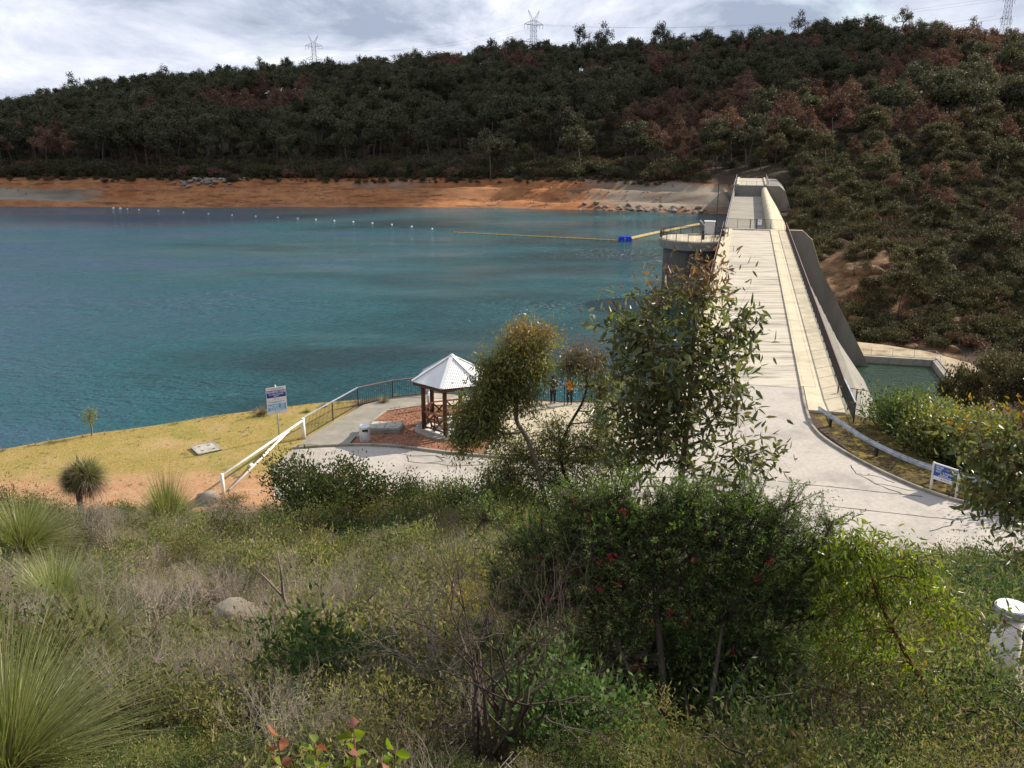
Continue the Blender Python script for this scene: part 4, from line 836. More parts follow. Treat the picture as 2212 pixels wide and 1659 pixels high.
# ---------------------------------------------------------------- people at the fence
def body(name, joints, edges, mat, par, sub=2):
    me = bpy.data.meshes.new(name); me.from_pydata([j[0] for j in joints], edges, []); me.materials.append(mat)
    o = link(bpy.data.objects.new(name, me), par); sk = o.modifiers.new('skin', 'SKIN'); sk.use_smooth_shade = True
    for i, j in enumerate(joints):
        d = me.skin_vertices[0].data[i]; r = j[1]; d.radius = r if isinstance(r, tuple) else (r, r); d.use_root = (i == 0)
    s = o.modifiers.new('sub', 'SUBSURF'); s.levels = s.render_levels = sub; return o
def person(loc, rz, label, top, legs, lean=0.0, arm=0.0, hood=False):
    r = empty('person', loc, label, 'person', rz=rz); f = lean
    J = [((0, 0, .93), (.155, .11)), ((0, f*.3, 1.12), (.14, .105)), ((0, f*.7, 1.35), (.175, .115)), ((0, f, 1.47), (.075, .07)), ((0, f+.03, 1.56), .055), ((0, f+.03, 1.64), (.08, .095)), ((0, f+.02, 1.73), (.07, .085)),
         ((.1, 0, .88), .095), ((.105, .02, .5), .062), ((.11, -.02, .09), .042), ((.11, .14, .03), .04), ((-.1, 0, .88), .095), ((-.105, .02, .5), .062), ((-.11, -.02, .09), .042), ((-.11, .14, .03), .04)]
    E = [(0, 1), (1, 2), (2, 3), (3, 4), (4, 5), (5, 6), (0, 7), (7, 8), (8, 9), (9, 10), (0, 11), (11, 12), (12, 13), (13, 14)]
    for sx in (1, -1):
        k = len(J); J += [((sx*.19, f*.85, 1.40), .06), ((sx*(.25), f+.06+arm*.3, 1.16), .045), ((sx*.2, f+.22+arm*.5, 1.12+arm*.1), .032), ((sx*.17, f+.3+arm*.55, 1.13+arm*.1), (.035, .022))]
        E += [(2, k), (k, k+1), (k+1, k+2), (k+2, k+3)]
        for q in range(4):
            J += [((sx*(.17-.025+.018*q), f+.37+arm*.57, 1.125+arm*.1), .010), ((sx*(.165-.025+.018*q), f+.40+arm*.57, 1.095+arm*.1), .009)]; E += [(k+3, len(J)-2), (len(J)-2, len(J)-1)]
        J += [((sx*.125, f+.33+arm*.55, 1.14+arm*.1), .011)]; E += [(k+3, len(J)-1)]
    body('body', J, E, M['skin'], r)
    # clothing follows the same skeleton, a little larger
    jt = [(J[0][0][:2]+(.86,), (.175, .135))]+[(J[i][0], tuple(x+.022 for x in J[i][1])) for i in (1, 2)]+[((0, f, 1.46), (.10, .09))]
    et = [(0, 1), (1, 2), (2, 3)]; kk = 15
    for sx in (1, -1):
        k = len(jt); jt += [(J[kk][0], .08), (J[kk+1][0], .064), (J[kk+2][0], .05)]; et += [(2, k), (k, k+1), (k+1, k+2)]; kk += 13
    body('jacket', jt, et, top, r)
    jl = [((0, 0, .95), (.165, .125)), ((.1, 0, .86), .112), ((.105, .02, .5), .08), ((.11, -.02, .1), .062), ((-.1, 0, .86), .112), ((-.105, .02, .5), .08), ((-.11, -.02, .1), .062)]
    body('trousers', jl, [(0, 1), (1, 2), (2, 3), (0, 4), (4, 5), (5, 6)], legs, r)
    for sx in (1, -1): body('shoe', [((sx*.11, -.05, .04), .045), ((sx*.11, .18, .035), .042)], [(0, 1)], M['cloth_black'], r)
    if hood: body('hood', [((0, f-.02, 1.5), .10), ((0, f+.01, 1.64), (.115, .12)), ((0, f, 1.74), (.095, .11))], [(0, 1), (1, 2)], top, r)
    else: body('hair', [((0, f-.025, 1.62), (.075, .07)), ((0, f, 1.71), (.088, .10)), ((0, f+.01, 1.76), (.06, .075))], [(0, 1), (1, 2)], M['hair'], r)
    for sx in (1, -1):
        o = MB().box((sx*.033, f+.125, 1.665), (.022, .012, .012)).build('eye', M['cloth_black'], r)
    return r
person((2.5, 51.2, plz), .25, 'person in a dark navy hooded jacket leaning on the lakeside fence', M['cloth_navy'], M['cloth_black'], .12, .0, True)
person((3.5, 50.95, plz), -.1, 'person in a bright orange jacket and black trousers standing at the lakeside fence', M['cloth_orange'], M['cloth_black'], .0, .2)
# ---------------------------------------------------------------- pylons and lines on the ridge
def pylon(x, y, ztop, H, label, yaw, sc=1.0):
    zb = ztop-H; root = empty('pylon', (x, y, zb), label, 'pylon', rz=yaw); root.scale = (sc, sc, sc)
    w = lambda z: 3.6-2.0*min(1, z/(H*.62)); P0 = []; P1 = []; Rr = []
    zs = list(np.linspace(0, H*.86, 13))
    def add(a, b, r): P0.append(a); P1.append(b); Rr.append(r)
    for i in range(12):
        a, b = w(zs[i]), w(zs[i+1])
        for cx, cy in ((-1, -1), (1, -1), (1, 1), (-1, 1)): add((cx*a, cy*a, zs[i]), (cx*b, cy*b, zs[i+1]), .11)
        c4 = [(-1, -1), (1, -1), (1, 1), (-1, 1)]
        for k in range(4):
            p, q = c4[k], c4[(k+1) % 4]; add((p[0]*a, p[1]*a, zs[i]), (q[0]*b, q[1]*b, zs[i+1]), .06); add((q[0]*a, q[1]*a, zs[i]), (p[0]*b, p[1]*b, zs[i+1]), .06); add((p[0]*b, p[1]*b, zs[i+1]), (q[0]*b, q[1]*b, zs[i+1]), .06)
    V, F = tubes_np(P0, P1, Rr, Rr, 4); obj('lattice_mast', mesh_np('lattice_mast', [(V, F, 0)], [M['pylon']]), root)
    for lev in (.80, .56):
        for sx in (-1, 1):
            P0, P1, Rr = [], [], []; z = H*lev; wz = w(z); tip = (sx*7.0, 0, z+.4)
            for cy in (-1, 1):
                add((sx*wz, cy*wz, z), tip, .12); add((sx*wz, cy*wz, z+2.6), tip, .08); add((sx*(wz+2), cy*wz*.6, z+.15), (sx*(wz+1), cy*wz*.7, z+2.0), .06)
            V, F = tubes_np(P0, P1, Rr, Rr, 4); ca = obj('cross_arm', mesh_np('cross_arm', [(V, F, 0)], [M['pylon']]), root)
            for q in (7.0, 4.4): MB().tube([(sx*q, 0, z+.3), (sx*q, 0, z-2.6)], .13, 5).build('insulator', M['pylon'], ca)
    for sx in (-1, 1):
        P0, P1, Rr = [], [], []; z = H*.86; ww = w(z)
        for cy in (-1, 1): add((sx*ww, cy*ww, z), (sx*4.2, 0, H), .09); add((0, cy*ww, z), (sx*4.2, 0, H), .09); add((sx*ww*.9, cy*ww*.5, z+1.8), (sx*1.8, 0, z+2.2), .06)
        V, F = tubes_np(P0, P1, Rr, Rr, 4); obj('peak_horn', mesh_np('peak_horn', [(V, F, 0)], [M['pylon']]), root)
    return root
pA = at(676, 76, 800); pylon(pA.x, pA.y, pA.z, 44, 'small hazy steel pylon beyond the ridge, the farthest of the three pylons', .1)
pB = at(1153, 22, 640); pylon(pB.x, pB.y, pB.z, 46, 'steel lattice pylon with two cross arms rising above the middle of the ridge', .45)
pC = at(2186, -40, 600); pylon(pC.x, pC.y, pC.z, 50, 'steel lattice pylon at the right end of the ridge, its top out of the picture', .6)
def wires(pa, pb, label, offs, sag):
    P0, P1 = [], []
    for ox, oz in offs:
        a = Vector(pa)+Vector((ox, 0, oz)); b = Vector(pb)+Vector((ox, 0, oz)); pts = [a.lerp(b, k/18)-Vector((0, 0, sag*4*(k/18)*(1-k/18))) for k in range(19)]
        P0 += [tuple(p) for p in pts[:-1]]; P1 += [tuple(p) for p in pts[1:]]
    V, F = tubes_np(P0, P1, np.full(len(P0), .045), np.full(len(P0), .045), 3); o = obj('power_line', mesh_np('power_line', [(V, F, 0)], [M['pylon']])); tag(o, label, 'power line')
offs = [(-7, -9), (7, -9), (-7, -20), (7, -20)]
wires(pA, pB, 'thin power lines strung between the far pylon and the middle pylon', offs, 9); wires(pB, pC, 'thin power lines strung between the middle pylon and the right pylon', offs, 8)
# ---------------------------------------------------------------- rocks
def rock_mesh(name, seed, mat, sub=3, flat_=.75):
    r_ = np.random.default_rng(seed); bm = bmesh.new(); bmesh.ops.create_icosphere(bm, subdivisions=sub, radius=1)
    cuts = nrm(r_.normal(size=(9, 3))); ds = r_.uniform(.55, .95, 9)
    for v in bm.verts:
        c = np.array(v.co); 
        for q in range(9):
            k = c@cuts[q]
            if k > ds[q]: c = c-cuts[q]*(k-ds[q])*.85
        c = c*(1+.07*math.sin(c[0]*5+seed)*math.cos(c[1]*6)+.03*r_.normal()); c[2] *= flat_; v.co = c
    me = bpy.data.meshes.new(name); bm.to_mesh(me); bm.free(); me.materials.append(mat); me.polygons.foreach_set('use_smooth', [sub > 2]*len(me.polygons)); return me
RM = [rock_mesh('boulder', k, M['rock']) for k in range(3)]
for (x, y, s, l) in ((-4.45, 12.6, .46, 'large rounded tan boulder among the heath on the slope'), (-.95, 9.9, .24, 'pale low boulder half buried in twigs below the slope middle'), (-8.3, 19.5, .34, 'grey-topped boulder in the scrub near the grass trees'),
                     (-6.9, 15.4, .26, 'small grey boulder showing through the scrub'), (-13.9, 37.0, .7, 'low ochre boulder at the foot of the white gate post'), (-8.2, 36.2, .55, 'flat ochre boulder under the red-flowered bush')):
    o = obj('boulder', RM[int(s*100) % 3], None, (x, y, ground(x, y)+s*(.5 if s < .5 else .18)), (rng.uniform(-.2, .2), rng.uniform(-.2, .2), rng.uniform(0, 6)), (s, s*.8, s*.8)); tag(o, l, 'boulder')
FR = [rock_mesh('shore_rock', 10+k, M['rock_far'], 2) for k in range(4)]
def rocks(name, lab, cat, grp, pts, mats=None):
    for (x, y, s) in pts:
        o = obj(name, FR[int(rng.integers(4))], None, (x, y, ground(x, y)+s*.15), (rng.uniform(-.3, .3), rng.uniform(-.3, .3), rng.uniform(0, 6)), (s*1.2, s, s*.8)); tag(o, lab, cat, grp)
pts = []
for k in range(70):
    f = rng.random(); x = -104+rng.normal()*5.2; pts.append((x, 306+rng.normal()*1.4, rng.uniform(.45, 1.1)))
rocks('rubble_rock', 'pale rock in the long rubble heap on the far orange shore', 'rock', 'rubble heap on the far shore', pts)
pts = [(x, float(shore_y(np.array([x]))[0])+rng.uniform(-.5, 4), rng.uniform(.3, 1.1)) for x in rng.uniform(20, 60, 55)]
rocks('shore_rock', 'brown rock at the waterline near the far end of the dam', 'rock', 'rocks along the waterline near the dam', pts)
OR = [rock_mesh('outcrop_rock', 30+k, M['rock_orange'], 2, .95) for k in range(4)]
for k in range(64):
    s = 200+rng.normal()*22; t = 26+rng.normal()*8
    if t < 15: continue
    p = dam_pt(s, t); z = rng.uniform(.7, 2.2)
    o = obj('outcrop_rock', OR[k % 4], None, (p[0], p[1], ground(p[0], p[1])-.1*z), (rng.uniform(-.3, .3), rng.uniform(-.3, .3), rng.uniform(0, 6)), (z*1.3, z, z*.9)); tag(o, 'ochre rock of the bare outcrop beside the spillway foot', 'rock', 'rocks of the outcrop below the spillway')
for k in range(12):
    s = 158+rng.uniform(0, 12); t = 22+rng.uniform(0, 12); p = dam_pt(s, t); z = rng.uniform(.5, 1.4)
    o = obj('outcrop_rock', OR[k % 4], None, (p[0], p[1], ground(p[0], p[1])), (0, 0, rng.uniform(0, 6)), (z*1.3, z, z*.7)); tag(o, 'tan rock on the bank behind the green basin', 'rock', 'rocks behind the green basin')
# ---------------------------------------------------------------- the cloud whose shade lies over the far hill
def cloud(loc, sx, sy, sz, n, seed):
    r_ = np.random.default_rng(seed); ch = []
    bm = bmesh.new(); bmesh.ops.create_icosphere(bm, subdivisions=3, radius=1); V0 = np.array([v.co for v in bm.verts]); F0 = np.array([[v.index for v in f.verts] for f in bm.faces]); bm.free()
    for k in range(n):
        c = r_.uniform(-1, 1, 3)*[sx, sy, 0]; rr = r_.uniform(.22, .42)*min(sx, sy); W = V0*(1+.10*np.sin(V0*5+k)[:, [1, 2, 0]]+.05*np.sin(V0*13+k)[:, [2, 0, 1]]); W = W*rr*[1.1, 1.0, .45]; W[:, 2] = np.maximum(W[:, 2], -rr*.12)
        ch.append((W+c+[0, 0, r_.uniform(0, sz)], F0, 0))
    o = obj('cloud', mesh_np('cloud', ch, [M['cloud']], True), None, loc); tag(o, 'broad white cumulus cloud above the valley, shading the forested hill', 'cloud', kind='stuff')
CB = 900.0
off = Vector((to_sun.x, to_sun.y, 0))/to_sun.z*CB
cloud(Vector((-190, 500, CB))+off, 300, 190, 60, 46, 5)
# ---------------------------------------------------------------- vegetation prototypes
def gum_proto(name, seed, h, cr, leaf, bark, fill=1.0):
    """mid-distance gum: forked trunk, clumped crown; returns (trunk mesh, crown mesh)"""
    global rng; keep = rng; rng = np.random.default_rng(seed)
    lean = rng.normal(size=2)*.06*h; tr = [np.array([lean[0]*f*f, lean[1]*f*f, h*.62*f]) for f in np.linspace(0, 1, 6)]
    nl = int(rng.integers(7, 11)); lobes = []
    for k in range(nl):
        a = k*2.4+rng.normal()*.4; q = math.sqrt((k+.5)/nl)*cr*.8; lobes.append((np.array([math.cos(a)*q+lean[0], math.sin(a)*q+lean[1], h*(.86-.30*(q/cr)**1.5)+rng.normal()*.06*h]), cr*rng.uniform(.30, .5)))
    cl = np.concatenate([ell(9, c, (r, r, r*.7), .4) for c, r in lobes])
    A, par, cnt, tips = colonize(tr, cl, 1.0, jitter=.15); bc = branch_chunks(A, par, cnt, .022*h/12, .03*h, 4, .48)
    n = int(38*fill); P = np.repeat(cl, n, 0)+rng.normal(size=(len(cl)*n, 3))*cr*.10; keepm = P[:, 2] > h*.18; P = P[keepm]
    V, F = leaves_np(P, rdir(len(P), .1), rng.uniform(.22, .5, len(P))*cr/3.2, .22*cr/3.2, simple=True)
    out = mesh_np(name+'_trunk', [bc], [bark], True), mesh_np(name+'_crown', [(V, F, 0)], [leaf]); rng = keep; return out
def snag_proto(name, seed, h):
    global rng; keep = rng; rng = np.random.default_rng(seed)
    tr = [np.array([.04*h*math.sin(f*3+seed), .03*h*math.cos(f*2+seed), h*.9*f]) for f in np.linspace(0, 1, 8)]
    cl = np.concatenate([ell(14, (0, 0, h*.78), (h*.2, h*.2, h*.24), .7)])
    A, par, cnt, tips = colonize(tr, cl, 1.2, jitter=.25); V, F, _ = branch_chunks(A, par, cnt, .045, .2, 4, .5); rng = keep; return mesh_np(name, [(V, F, 0)], [M['bark_pale']], True)
FOREST = []          # (kind, trunk, crown)
for k in range(4): FOREST.append(('green',)+gum_proto('forest_gum', 100+k, 13, 3.6+.3*k, M['far_green'], M['bark_far']))
for k in range(3): FOREST.append(('olive',)+gum_proto('forest_gum', 110+k, 11, 3.7, M['far_olive'], M['bark_far']))
for k in range(2): FOREST.append(('brown',)+gum_proto('scorched_gum', 120+k, 11, 3.4, M['far_brown'], M['bark_far'], .85))
SNAG = [snag_proto('dead_gum', 130+k, 13) for k in range(3)]
def bush_mesh(name, seed, r, h, leaf, stem, nstem=26, nleaf=900, L=.05, W=.016, clump=9, up=.5, extra=None, fuzz=.09, simple=True):
    """dense small-leaved shrub of unit shape with its stems showing"""
    global rng; keep = rng; rng = np.random.default_rng(seed)
    lob = [(np.array([np.clip(rng.normal()*.4, -.6, .6)*r, np.clip(rng.normal()*.4, -.6, .6)*r, h*rng.uniform(.42, .72)]), r*rng.uniform(.35, .62)) for k in range(7)]
    cl = np.concatenate([ell(max(3, int(nstem/5)), c, (q, q, q*.72*h/r), .65) for c, q in lob]); cl = cl[cl[:, 2] > h*.12]
    base = [np.array([0, 0, -.12*h]), np.array([0, 0, .06*h])]; A, par, cnt, tips = colonize(base, cl, r*.28, jitter=.22)
    bc = branch_chunks(A, par, cnt, .0035*r/.5, .03*r, 3, .5)
    k = max(1, nleaf//len(cl)); P = np.repeat(cl, k, 0)+rng.normal(size=(len(cl)*k, 3))*fuzz*np.array([1, 1, 1.1])*(r/.5); P = P[P[:, 2] > .02*h]
    D = rdir(len(P), up)+.5*nrm(P-np.array([0, 0, .2*h])); V, F = leaves_np(P, D, L*rng.uniform(.6, 1.3, len(P)), W, simple=simple)
    ch = [bc, (V, F, 1)]; mats = [stem, leaf]
    if extra: 
        em, en, eL, eW = extra; E = P[rng.integers(0, len(P), en)]+[0, 0, L*.6]; ne = 6; Q = np.repeat(E, ne, 0)+rng.normal(size=(en*ne, 3))*eL*.35; V, F = leaves_np(Q, rdir(len(Q), .6), eL, eW, simple=True); ch.append((V, F, 2)); mats.append(em)
    rng = keep; return ch, mats
def split_parts(name, ch, mats):
    """stem mesh, foliage mesh (, flower mesh)"""
    return [mesh_np(n, [(c[0], c[1], 0)], [mats[c[2]]], c[2] == 0) for c, n in zip(ch, ('stems', 'foliage', 'flowers'))]
def twigs_ch(seed, r, h, nst=9, depth=4, rad=.012):
    """dead bush: forking bare twigs"""
    r_ = np.random.default_rng(seed); P0, P1, R0, R1 = [], [], [], []
    def grow(p, d, L, rr, k):
        m = 3
        for q in range(m):
            d = nrm(d+r_.normal(size=3)*.16+[0, 0, .04]); e = p+d*L/m; P0.append(p); P1.append(e); R0.append(rr); R1.append(rr*.86); p = e; rr *= .86
            if k < depth-1 and q > 0 and r_.random() < .5: grow(p, nrm(d+r_.normal(size=3)*.55), L*.55, rr*.62, k+1)
        if k < depth:
            for q in range(2 if r_.random() < .85 else 3): grow(p, nrm(d+r_.normal(size=3)*.42+[0, 0, .08]), L*r_.uniform(.6, .8), rr*.72, k+1)
    for k in range(nst):
        a = r_.uniform(0, 6.28); t = r_.uniform(.1, .75)*r/h; grow(np.array([math.cos(a)*.05*r, math.sin(a)*.05*r, -.05]), nrm(np.array([math.cos(a)*t, math.sin(a)*t, 1.0])), h*.36, rad, 0)
    return tubes_np(P0, P1, R0, R1, 3)+(0,)
def blades_ch(seed, n, L, W, spread, seg=4, droop=.6, r0=.05, z0=0.0, up=.2, m=0):
    """arching grass-like blades from one crown"""
    r_ = np.random.default_rng(seed); a = r_.uniform(0, 2*np.pi, n); el = np.arcsin(np.clip(up+(1-up)*r_.random(n)**spread, -1, 1)); LL = L*r_.uniform(.65, 1.1, n)
    h = np.stack([np.cos(a), np.sin(a), 0*a], 1); P = h*(r_.random((n, 1))*r0)+[0, 0, z0]; d = nrm(h*np.cos(el)[:, None]+np.array([0, 0, 1.])*np.sin(el)[:, None]+r_.normal(size=(n, 3))*.10); droop = droop*r_.uniform(.4, 1.7, (n, 1)); side = np.stack([-np.sin(a), np.cos(a), 0*a], 1); tw = r_.normal(size=(n, 1))*.5; 
    rows = []; p = P
    for q in range(seg+1):
        w = W*(1-.9*(q/seg)**1.4); s = nrm(side+np.array([0, 0, 1.])*tw); rows.append(np.stack([p-s*w/2, p+s*w/2], 1)); p = p+d*(LL/seg)[:, None]; d = nrm(d+np.array([[0, 0, -1.]])*droop/seg*(1-np.abs(d[:, 2:3])*.4)+r_.normal(size=(n, 3))*.03)
    V = np.stack(rows, 1).reshape(-1, 3); b = (np.arange(n)*2*(seg+1))[:, None]; F = np.concatenate([b+np.array([[2*q, 2*q+1, 2*q+3, 2*q+2]]) for q in range(seg)])
    return V, F, m
def join_np(name, parts):
    ch = []; mats = []
    for me in parts:
        V = np.zeros(len(me.vertices)*3, np.float32); me.vertices.foreach_get('co', V); F = np.zeros(len(me.loops), np.int32); me.loops.foreach_get('vertex_index', F)
        ch.append((V.reshape(-1, 3), F.reshape(-1, 4), len(mats))); mats.append(me.materials[0])
    return mesh_np(name, ch, mats)
VS = []
for k in range(4): VS.append(join_np('valley_shrub', split_parts('v', *bush_mesh('v', 200+k, 2.2, 2.4, M['far_olive'] if k % 2 else M['far_green'], M['bark_far'], 60, 1000, .42, .20, fuzz=.075))))
VS.append(join_np('valley_shrub', split_parts('v', *bush_mesh('v', 205, 2.0, 1.8, M['far_brown'], M['bark_far'], 60, 800, .40, .2, fuzz=.075))))
VS0 = VS
# ---------------------------------------------------------------- the forest across the water
def forest_points():
    r_ = np.random.default_rng(3); out = []
    n = 5200; y = np.sqrt(r_.uniform(160**2, 700**2, n)); q = r_.uniform(-.66, .66, n); x = q*y
    s = DU[0]*x+DU[1]*y; t = DV[0]*x+DV[1]*y; b = y-shore_y(x); w = t > 3
    ok = np.where(w, ((t > 24)|((s > 215) & (t > 15))|(s > 297)) & (s > 172), b > 29+r_.normal(size=n)*2.2) & ~((s < 298) & (t > -9) & (t < 15)) & (y < 640)
    ok &= ~((t < 3) & (s > 255) & (s < 300) & (t > -30) & (b < 38))
    x, y, s, t, b = x[ok], y[ok], s[ok], t[ok], b[ok]; cell = {}; res = []
    for i in range(len(x)):
        d = 5.2 if y[i] > 250 else 5.6; k = (int(x[i]//d), int(y[i]//d)); good = True
        for a in (-1, 0, 1):
            for c in (-1, 0, 1):
                for j in cell.get((k[0]+a, k[1]+c), ()):
                    if (x[i]-x[j])**2+(y[i]-y[j])**2 < d*d*.62: good = False
        if good: cell.setdefault(k, []).append(i); res.append(i)
    i = np.array(res); return x[i], y[i], s[i], t[i], b[i]
fx, fy, fs, ft, fb = forest_points(); fz = height(fx, fy); nf = len(fx)
brown = fbm(fx*.016+3, fy*.012, 91, 3)-.07+.24*sstep(.12, .40, fx/fy)*sstep(330, 430, fy)+.34*np.exp(-((fx/fy+.26)/.09)**2-((fy-450)/45)**2)
r_ = np.random.default_rng(9); kinds = np.empty(nf, int)
near_v = (ft > 3) & (fy < 330)
for i in range(nf):
    u = r_.random()
    if brown[i]+r_.normal()*.13 > .16: kinds[i] = 7+int(u*2)
    elif near_v[i] or u < .16: kinds[i] = 4+int(r_.random()*3)
    else: kinds[i] = int(r_.random()*4)
fsc = r_.uniform(.95, 1.65, nf)*np.where(near_v, .62+.26*np.clip((fy-190)/130, 0, 1), 1.0)*np.where(fb < 45, .9, 1.0); frz = r_.uniform(0, 6.28, nf)
edge = np.argsort(-(fsc*13/np.hypot(fx, fy)))[:300]; single = np.zeros(nf, bool); single[edge] = True
LBL = {'green': 'dark green gum tree in the forest on the far hillside', 'olive': 'olive green gum tree on the sunlit slope right of the dam', 'brown': 'scorched rusty brown gum tree among the green forest'}
GRP = {'green': 'dark green forest gums', 'olive': 'olive gums of the right-hand slope', 'brown': 'scorched brown gums'}
def tree_obj(k, loc, rz, sc, name='gum_tree', label=None, group=None, cat='tree', sz=1.0):
    kd, tm, cm = FOREST[k]; r = empty(name, loc, label or LBL[kd], cat, group or GRP[kd], rz); r.scale = (sc, sc, sc*sz); obj('trunk', tm, r); obj('crown', cm, r); return r
for i in np.where(single)[0]: tree_obj(kinds[i], (fx[i], fy[i], fz[i]-.3), frz[i], fsc[i])
# geometry-nodes scatter: one object for what nobody could count
def scatter(name, protos, P, rz, sc, idx, label, cat, tilt=None):
    hid = bpy.data.collections.new(name+'_sources')
    for k, me in enumerate(protos):
        o = bpy.data.objects.new('source_%s_%03d' % (name, k), me); hid.objects.link(o)
    me = bpy.data.meshes.new(name); me.vertices.add(len(P)); me.vertices.foreach_set('co', np.asarray(P, np.float32).ravel())
    a = me.attributes.new('rot', 'FLOAT_VECTOR', 'POINT'); rv = np.zeros((len(P), 3), np.float32); rv[:, 2] = rz
    if tilt is not None: rv[:, :2] = tilt
    a.data.foreach_set('vector', rv.ravel())
    a = me.attributes.new('scl', 'FLOAT', 'POINT'); a.data.foreach_set('value', np.asarray(sc, np.float32)); a = me.attributes.new('pick', 'INT', 'POINT'); a.data.foreach_set('value', np.asarray(idx, np.int32))
    o = obj(name, me); tag(o, label, cat, kind='stuff')
    ng = bpy.data.node_groups.new(name, 'GeometryNodeTree'); ng.interface.new_socket('Geometry', in_out='INPUT', socket_type='NodeSocketGeometry'); ng.interface.new_socket('Geometry', in_out='OUTPUT', socket_type='NodeSocketGeometry')
    N = ng.nodes.new; L = ng.links.new; gi = N('NodeGroupInput'); go = N('NodeGroupOutput'); ip = N('GeometryNodeInstanceOnPoints'); ci = N('GeometryNodeCollectionInfo')
    ci.inputs['Collection'].default_value = hid; ci.inputs['Separate Children'].default_value = True; ci.inputs['Reset Children'].default_value = True; ip.inputs['Pick Instance'].default_value = True
    def na(nm, ty):
        n = N('GeometryNodeInputNamedAttribute'); n.data_type = ty; n.inputs['Name'].default_value = nm; return n.outputs['Attribute']
    L(gi.outputs[0], ip.inputs['Points']); L(ci.outputs[0], ip.inputs['Instance']); L(na('pick', 'INT'), ip.inputs['Instance Index']); L(na('rot', 'FLOAT_VECTOR'), ip.inputs['Rotation']); L(na('scl', 'FLOAT'), ip.inputs['Scale']); L(ip.outputs[0], go.inputs[0])
    md = o.modifiers.new('scatter', 'NODES'); md.node_group = ng; return o
fj = [join_np('forest_tree', [f[1], f[2]]) for f in FOREST]
i = ~single
scatter('forest', fj, np.stack([fx, fy, fz-.3], 1)[i], frz[i], fsc[i], kinds[i], 'dense dark gum forest covering the far hill up to the ridge', 'forest')
# pale dead trunks that stand out one by one
for k in range(80):
    j = int(r_.integers(nf)); 
    if fy[j] < 300 or fb[j] < 55: continue
    o = obj('dead_tree', SNAG[k % 3], None, (fx[j]+2, fy[j]-1, fz[j]-.3), (0, 0, r_.uniform(0, 6)), r_.uniform(.85, 1.25)); tag(o, 'bare pale dead trunk standing among the forest trees', 'dead tree', 'bare dead trunks in the forest')
SKY_ = [gum_proto('skyline_gum', 140+k, 15, 3.4+.3*k, M['far_green'], M['bark_far'], .42) for k in range(4)]
for k in range(74):
    q = -.6+1.2*(k+r_.random())/74; yy = 560+30*float(fbm(np.array([q*6]), np.array([2.0]), 61, 2)[0])-r_.uniform(2, 26); xx = q*yy; s = r_.uniform(.9, 1.4)
    if r_.random() < .2: o = obj('dead_tree', SNAG[k % 3], None, (xx, yy, ground(xx, yy)-.3), (0, 0, r_.uniform(0, 6)), s*1.15); tag(o, 'bare pale dead trunk standing among the forest trees', 'dead tree', 'bare dead trunks in the forest'); continue
    t_ = SKY_[k % 4]; r = empty('skyline_gum', (xx, yy, ground(xx, yy)-.4), 'open-crowned gum with sky showing through on the ridge line', 'tree', 'open-crowned gums along the ridge line', r_.uniform(0, 6)); r.scale = (s, s, s*r_.uniform(1.05, 1.5)); obj('trunk', t_[0], r); obj('crown', t_[1], r)
n = 1100; x = r_.uniform(-230, 62, n); y = shore_y(x)+r_.uniform(27, 48, n); scatter('forest_edge_scrub', VS0, np.stack([x, y, height(x, y)-.1], 1), r_.uniform(0, 6, n), r_.uniform(.6, 1.5, n), r_.integers(0, 5, n), 'dark scrub along the lower edge of the forest', 'scrub')
# the skyline: looser, taller crowns against the cloud
for k, (dx, dy, Y, kd, s) in enumerate(((620, 120, 556, 0, 1.15), (1340, 88, 566, 1, 1.2), (1560, 75, 560, 2, 1.15), (1880, 58, 556, 3, 1.25), (1960, 48, 560, 0, 1.15), (2030, 40, 566, 1, 1.05), (1150, 100, 560, 2, 1.2), (940, 115, 556, 3, 1.1), (500, 150, 560, 0, 1.1), (290, 165, 566, 1, 1.15))):
    p = at(dx, dy, Y); g = ground(p.x, p.y); o = tree_obj(kd, (p.x, p.y, g-.5), k*1.3, s, label='tall loose-crowned gum breaking the skyline of the ridge', group='skyline gums on the ridge', sz=max(.8, (p.z-g)/(13*s)))
# ---------------------------------------------------------------- scrub on the right-hand valley side and around the basin
n = 5000; y = r_.uniform(95, 330, n); x = r_.uniform(.15, .7, n)*y; s = DU[0]*x+DU[1]*y; t = DV[0]*x+DV[1]*y
ok = ((t > 20.5)|((s > 205) & (t > 12.5))) & (s > 62) & ~((s > 122) & (s < 164) & (t < 42)) & (x/y < .66) & ~((np.exp(-((s-198)/20)**2-((t-26)/9)**2) > .45) & (r_.random(n) < .82))
x, y = x[ok], y[ok]; keepn = r_.permutation(len(x))[:2000]; x, y = x[keepn], y[keepn]; z = height(x, y); sc = r_.uniform(.5, 1.15, len(x)); ix = np.where(r_.random(len(x)) < .16, 4, r_.integers(0, 4, len(x))); rz = r_.uniform(0, 6.28, len(x))
big = np.argsort(-(sc/np.hypot(x, y)))[:150]; one = np.zeros(len(x), bool); one[big] = True
for i in np.where(one)[0]: tag(obj('valley_shrub', VS[ix[i]], None, (x[i], y[i], z[i]-.1), (0, 0, rz[i]), sc[i]), 'rounded shrub on the slope below the dam beyond the green basin' if ix[i] < 4 else 'brown withered shrub on the slope below the dam', 'shrub', 'green shrubs on the valley side' if ix[i] < 4 else 'brown shrubs on the valley side')
scatter('valley_undergrowth', VS, np.stack([x, y, z-.1], 1)[~one], rz[~one], sc[~one], ix[~one], 'low scrub filling the valley side beyond the dam', 'undergrowth')
n = 900; x = r_.uniform(-230, 50, n); y = shore_y(x)+r_.uniform(22, 36, n); scatter('shore_scrub', VS, np.stack([x, y, height(x, y)-.1], 1), r_.uniform(0, 6, n), r_.uniform(.15, .6, n), r_.integers(0, 5, n), 'small scrub along the top of the orange shore', 'scrub')
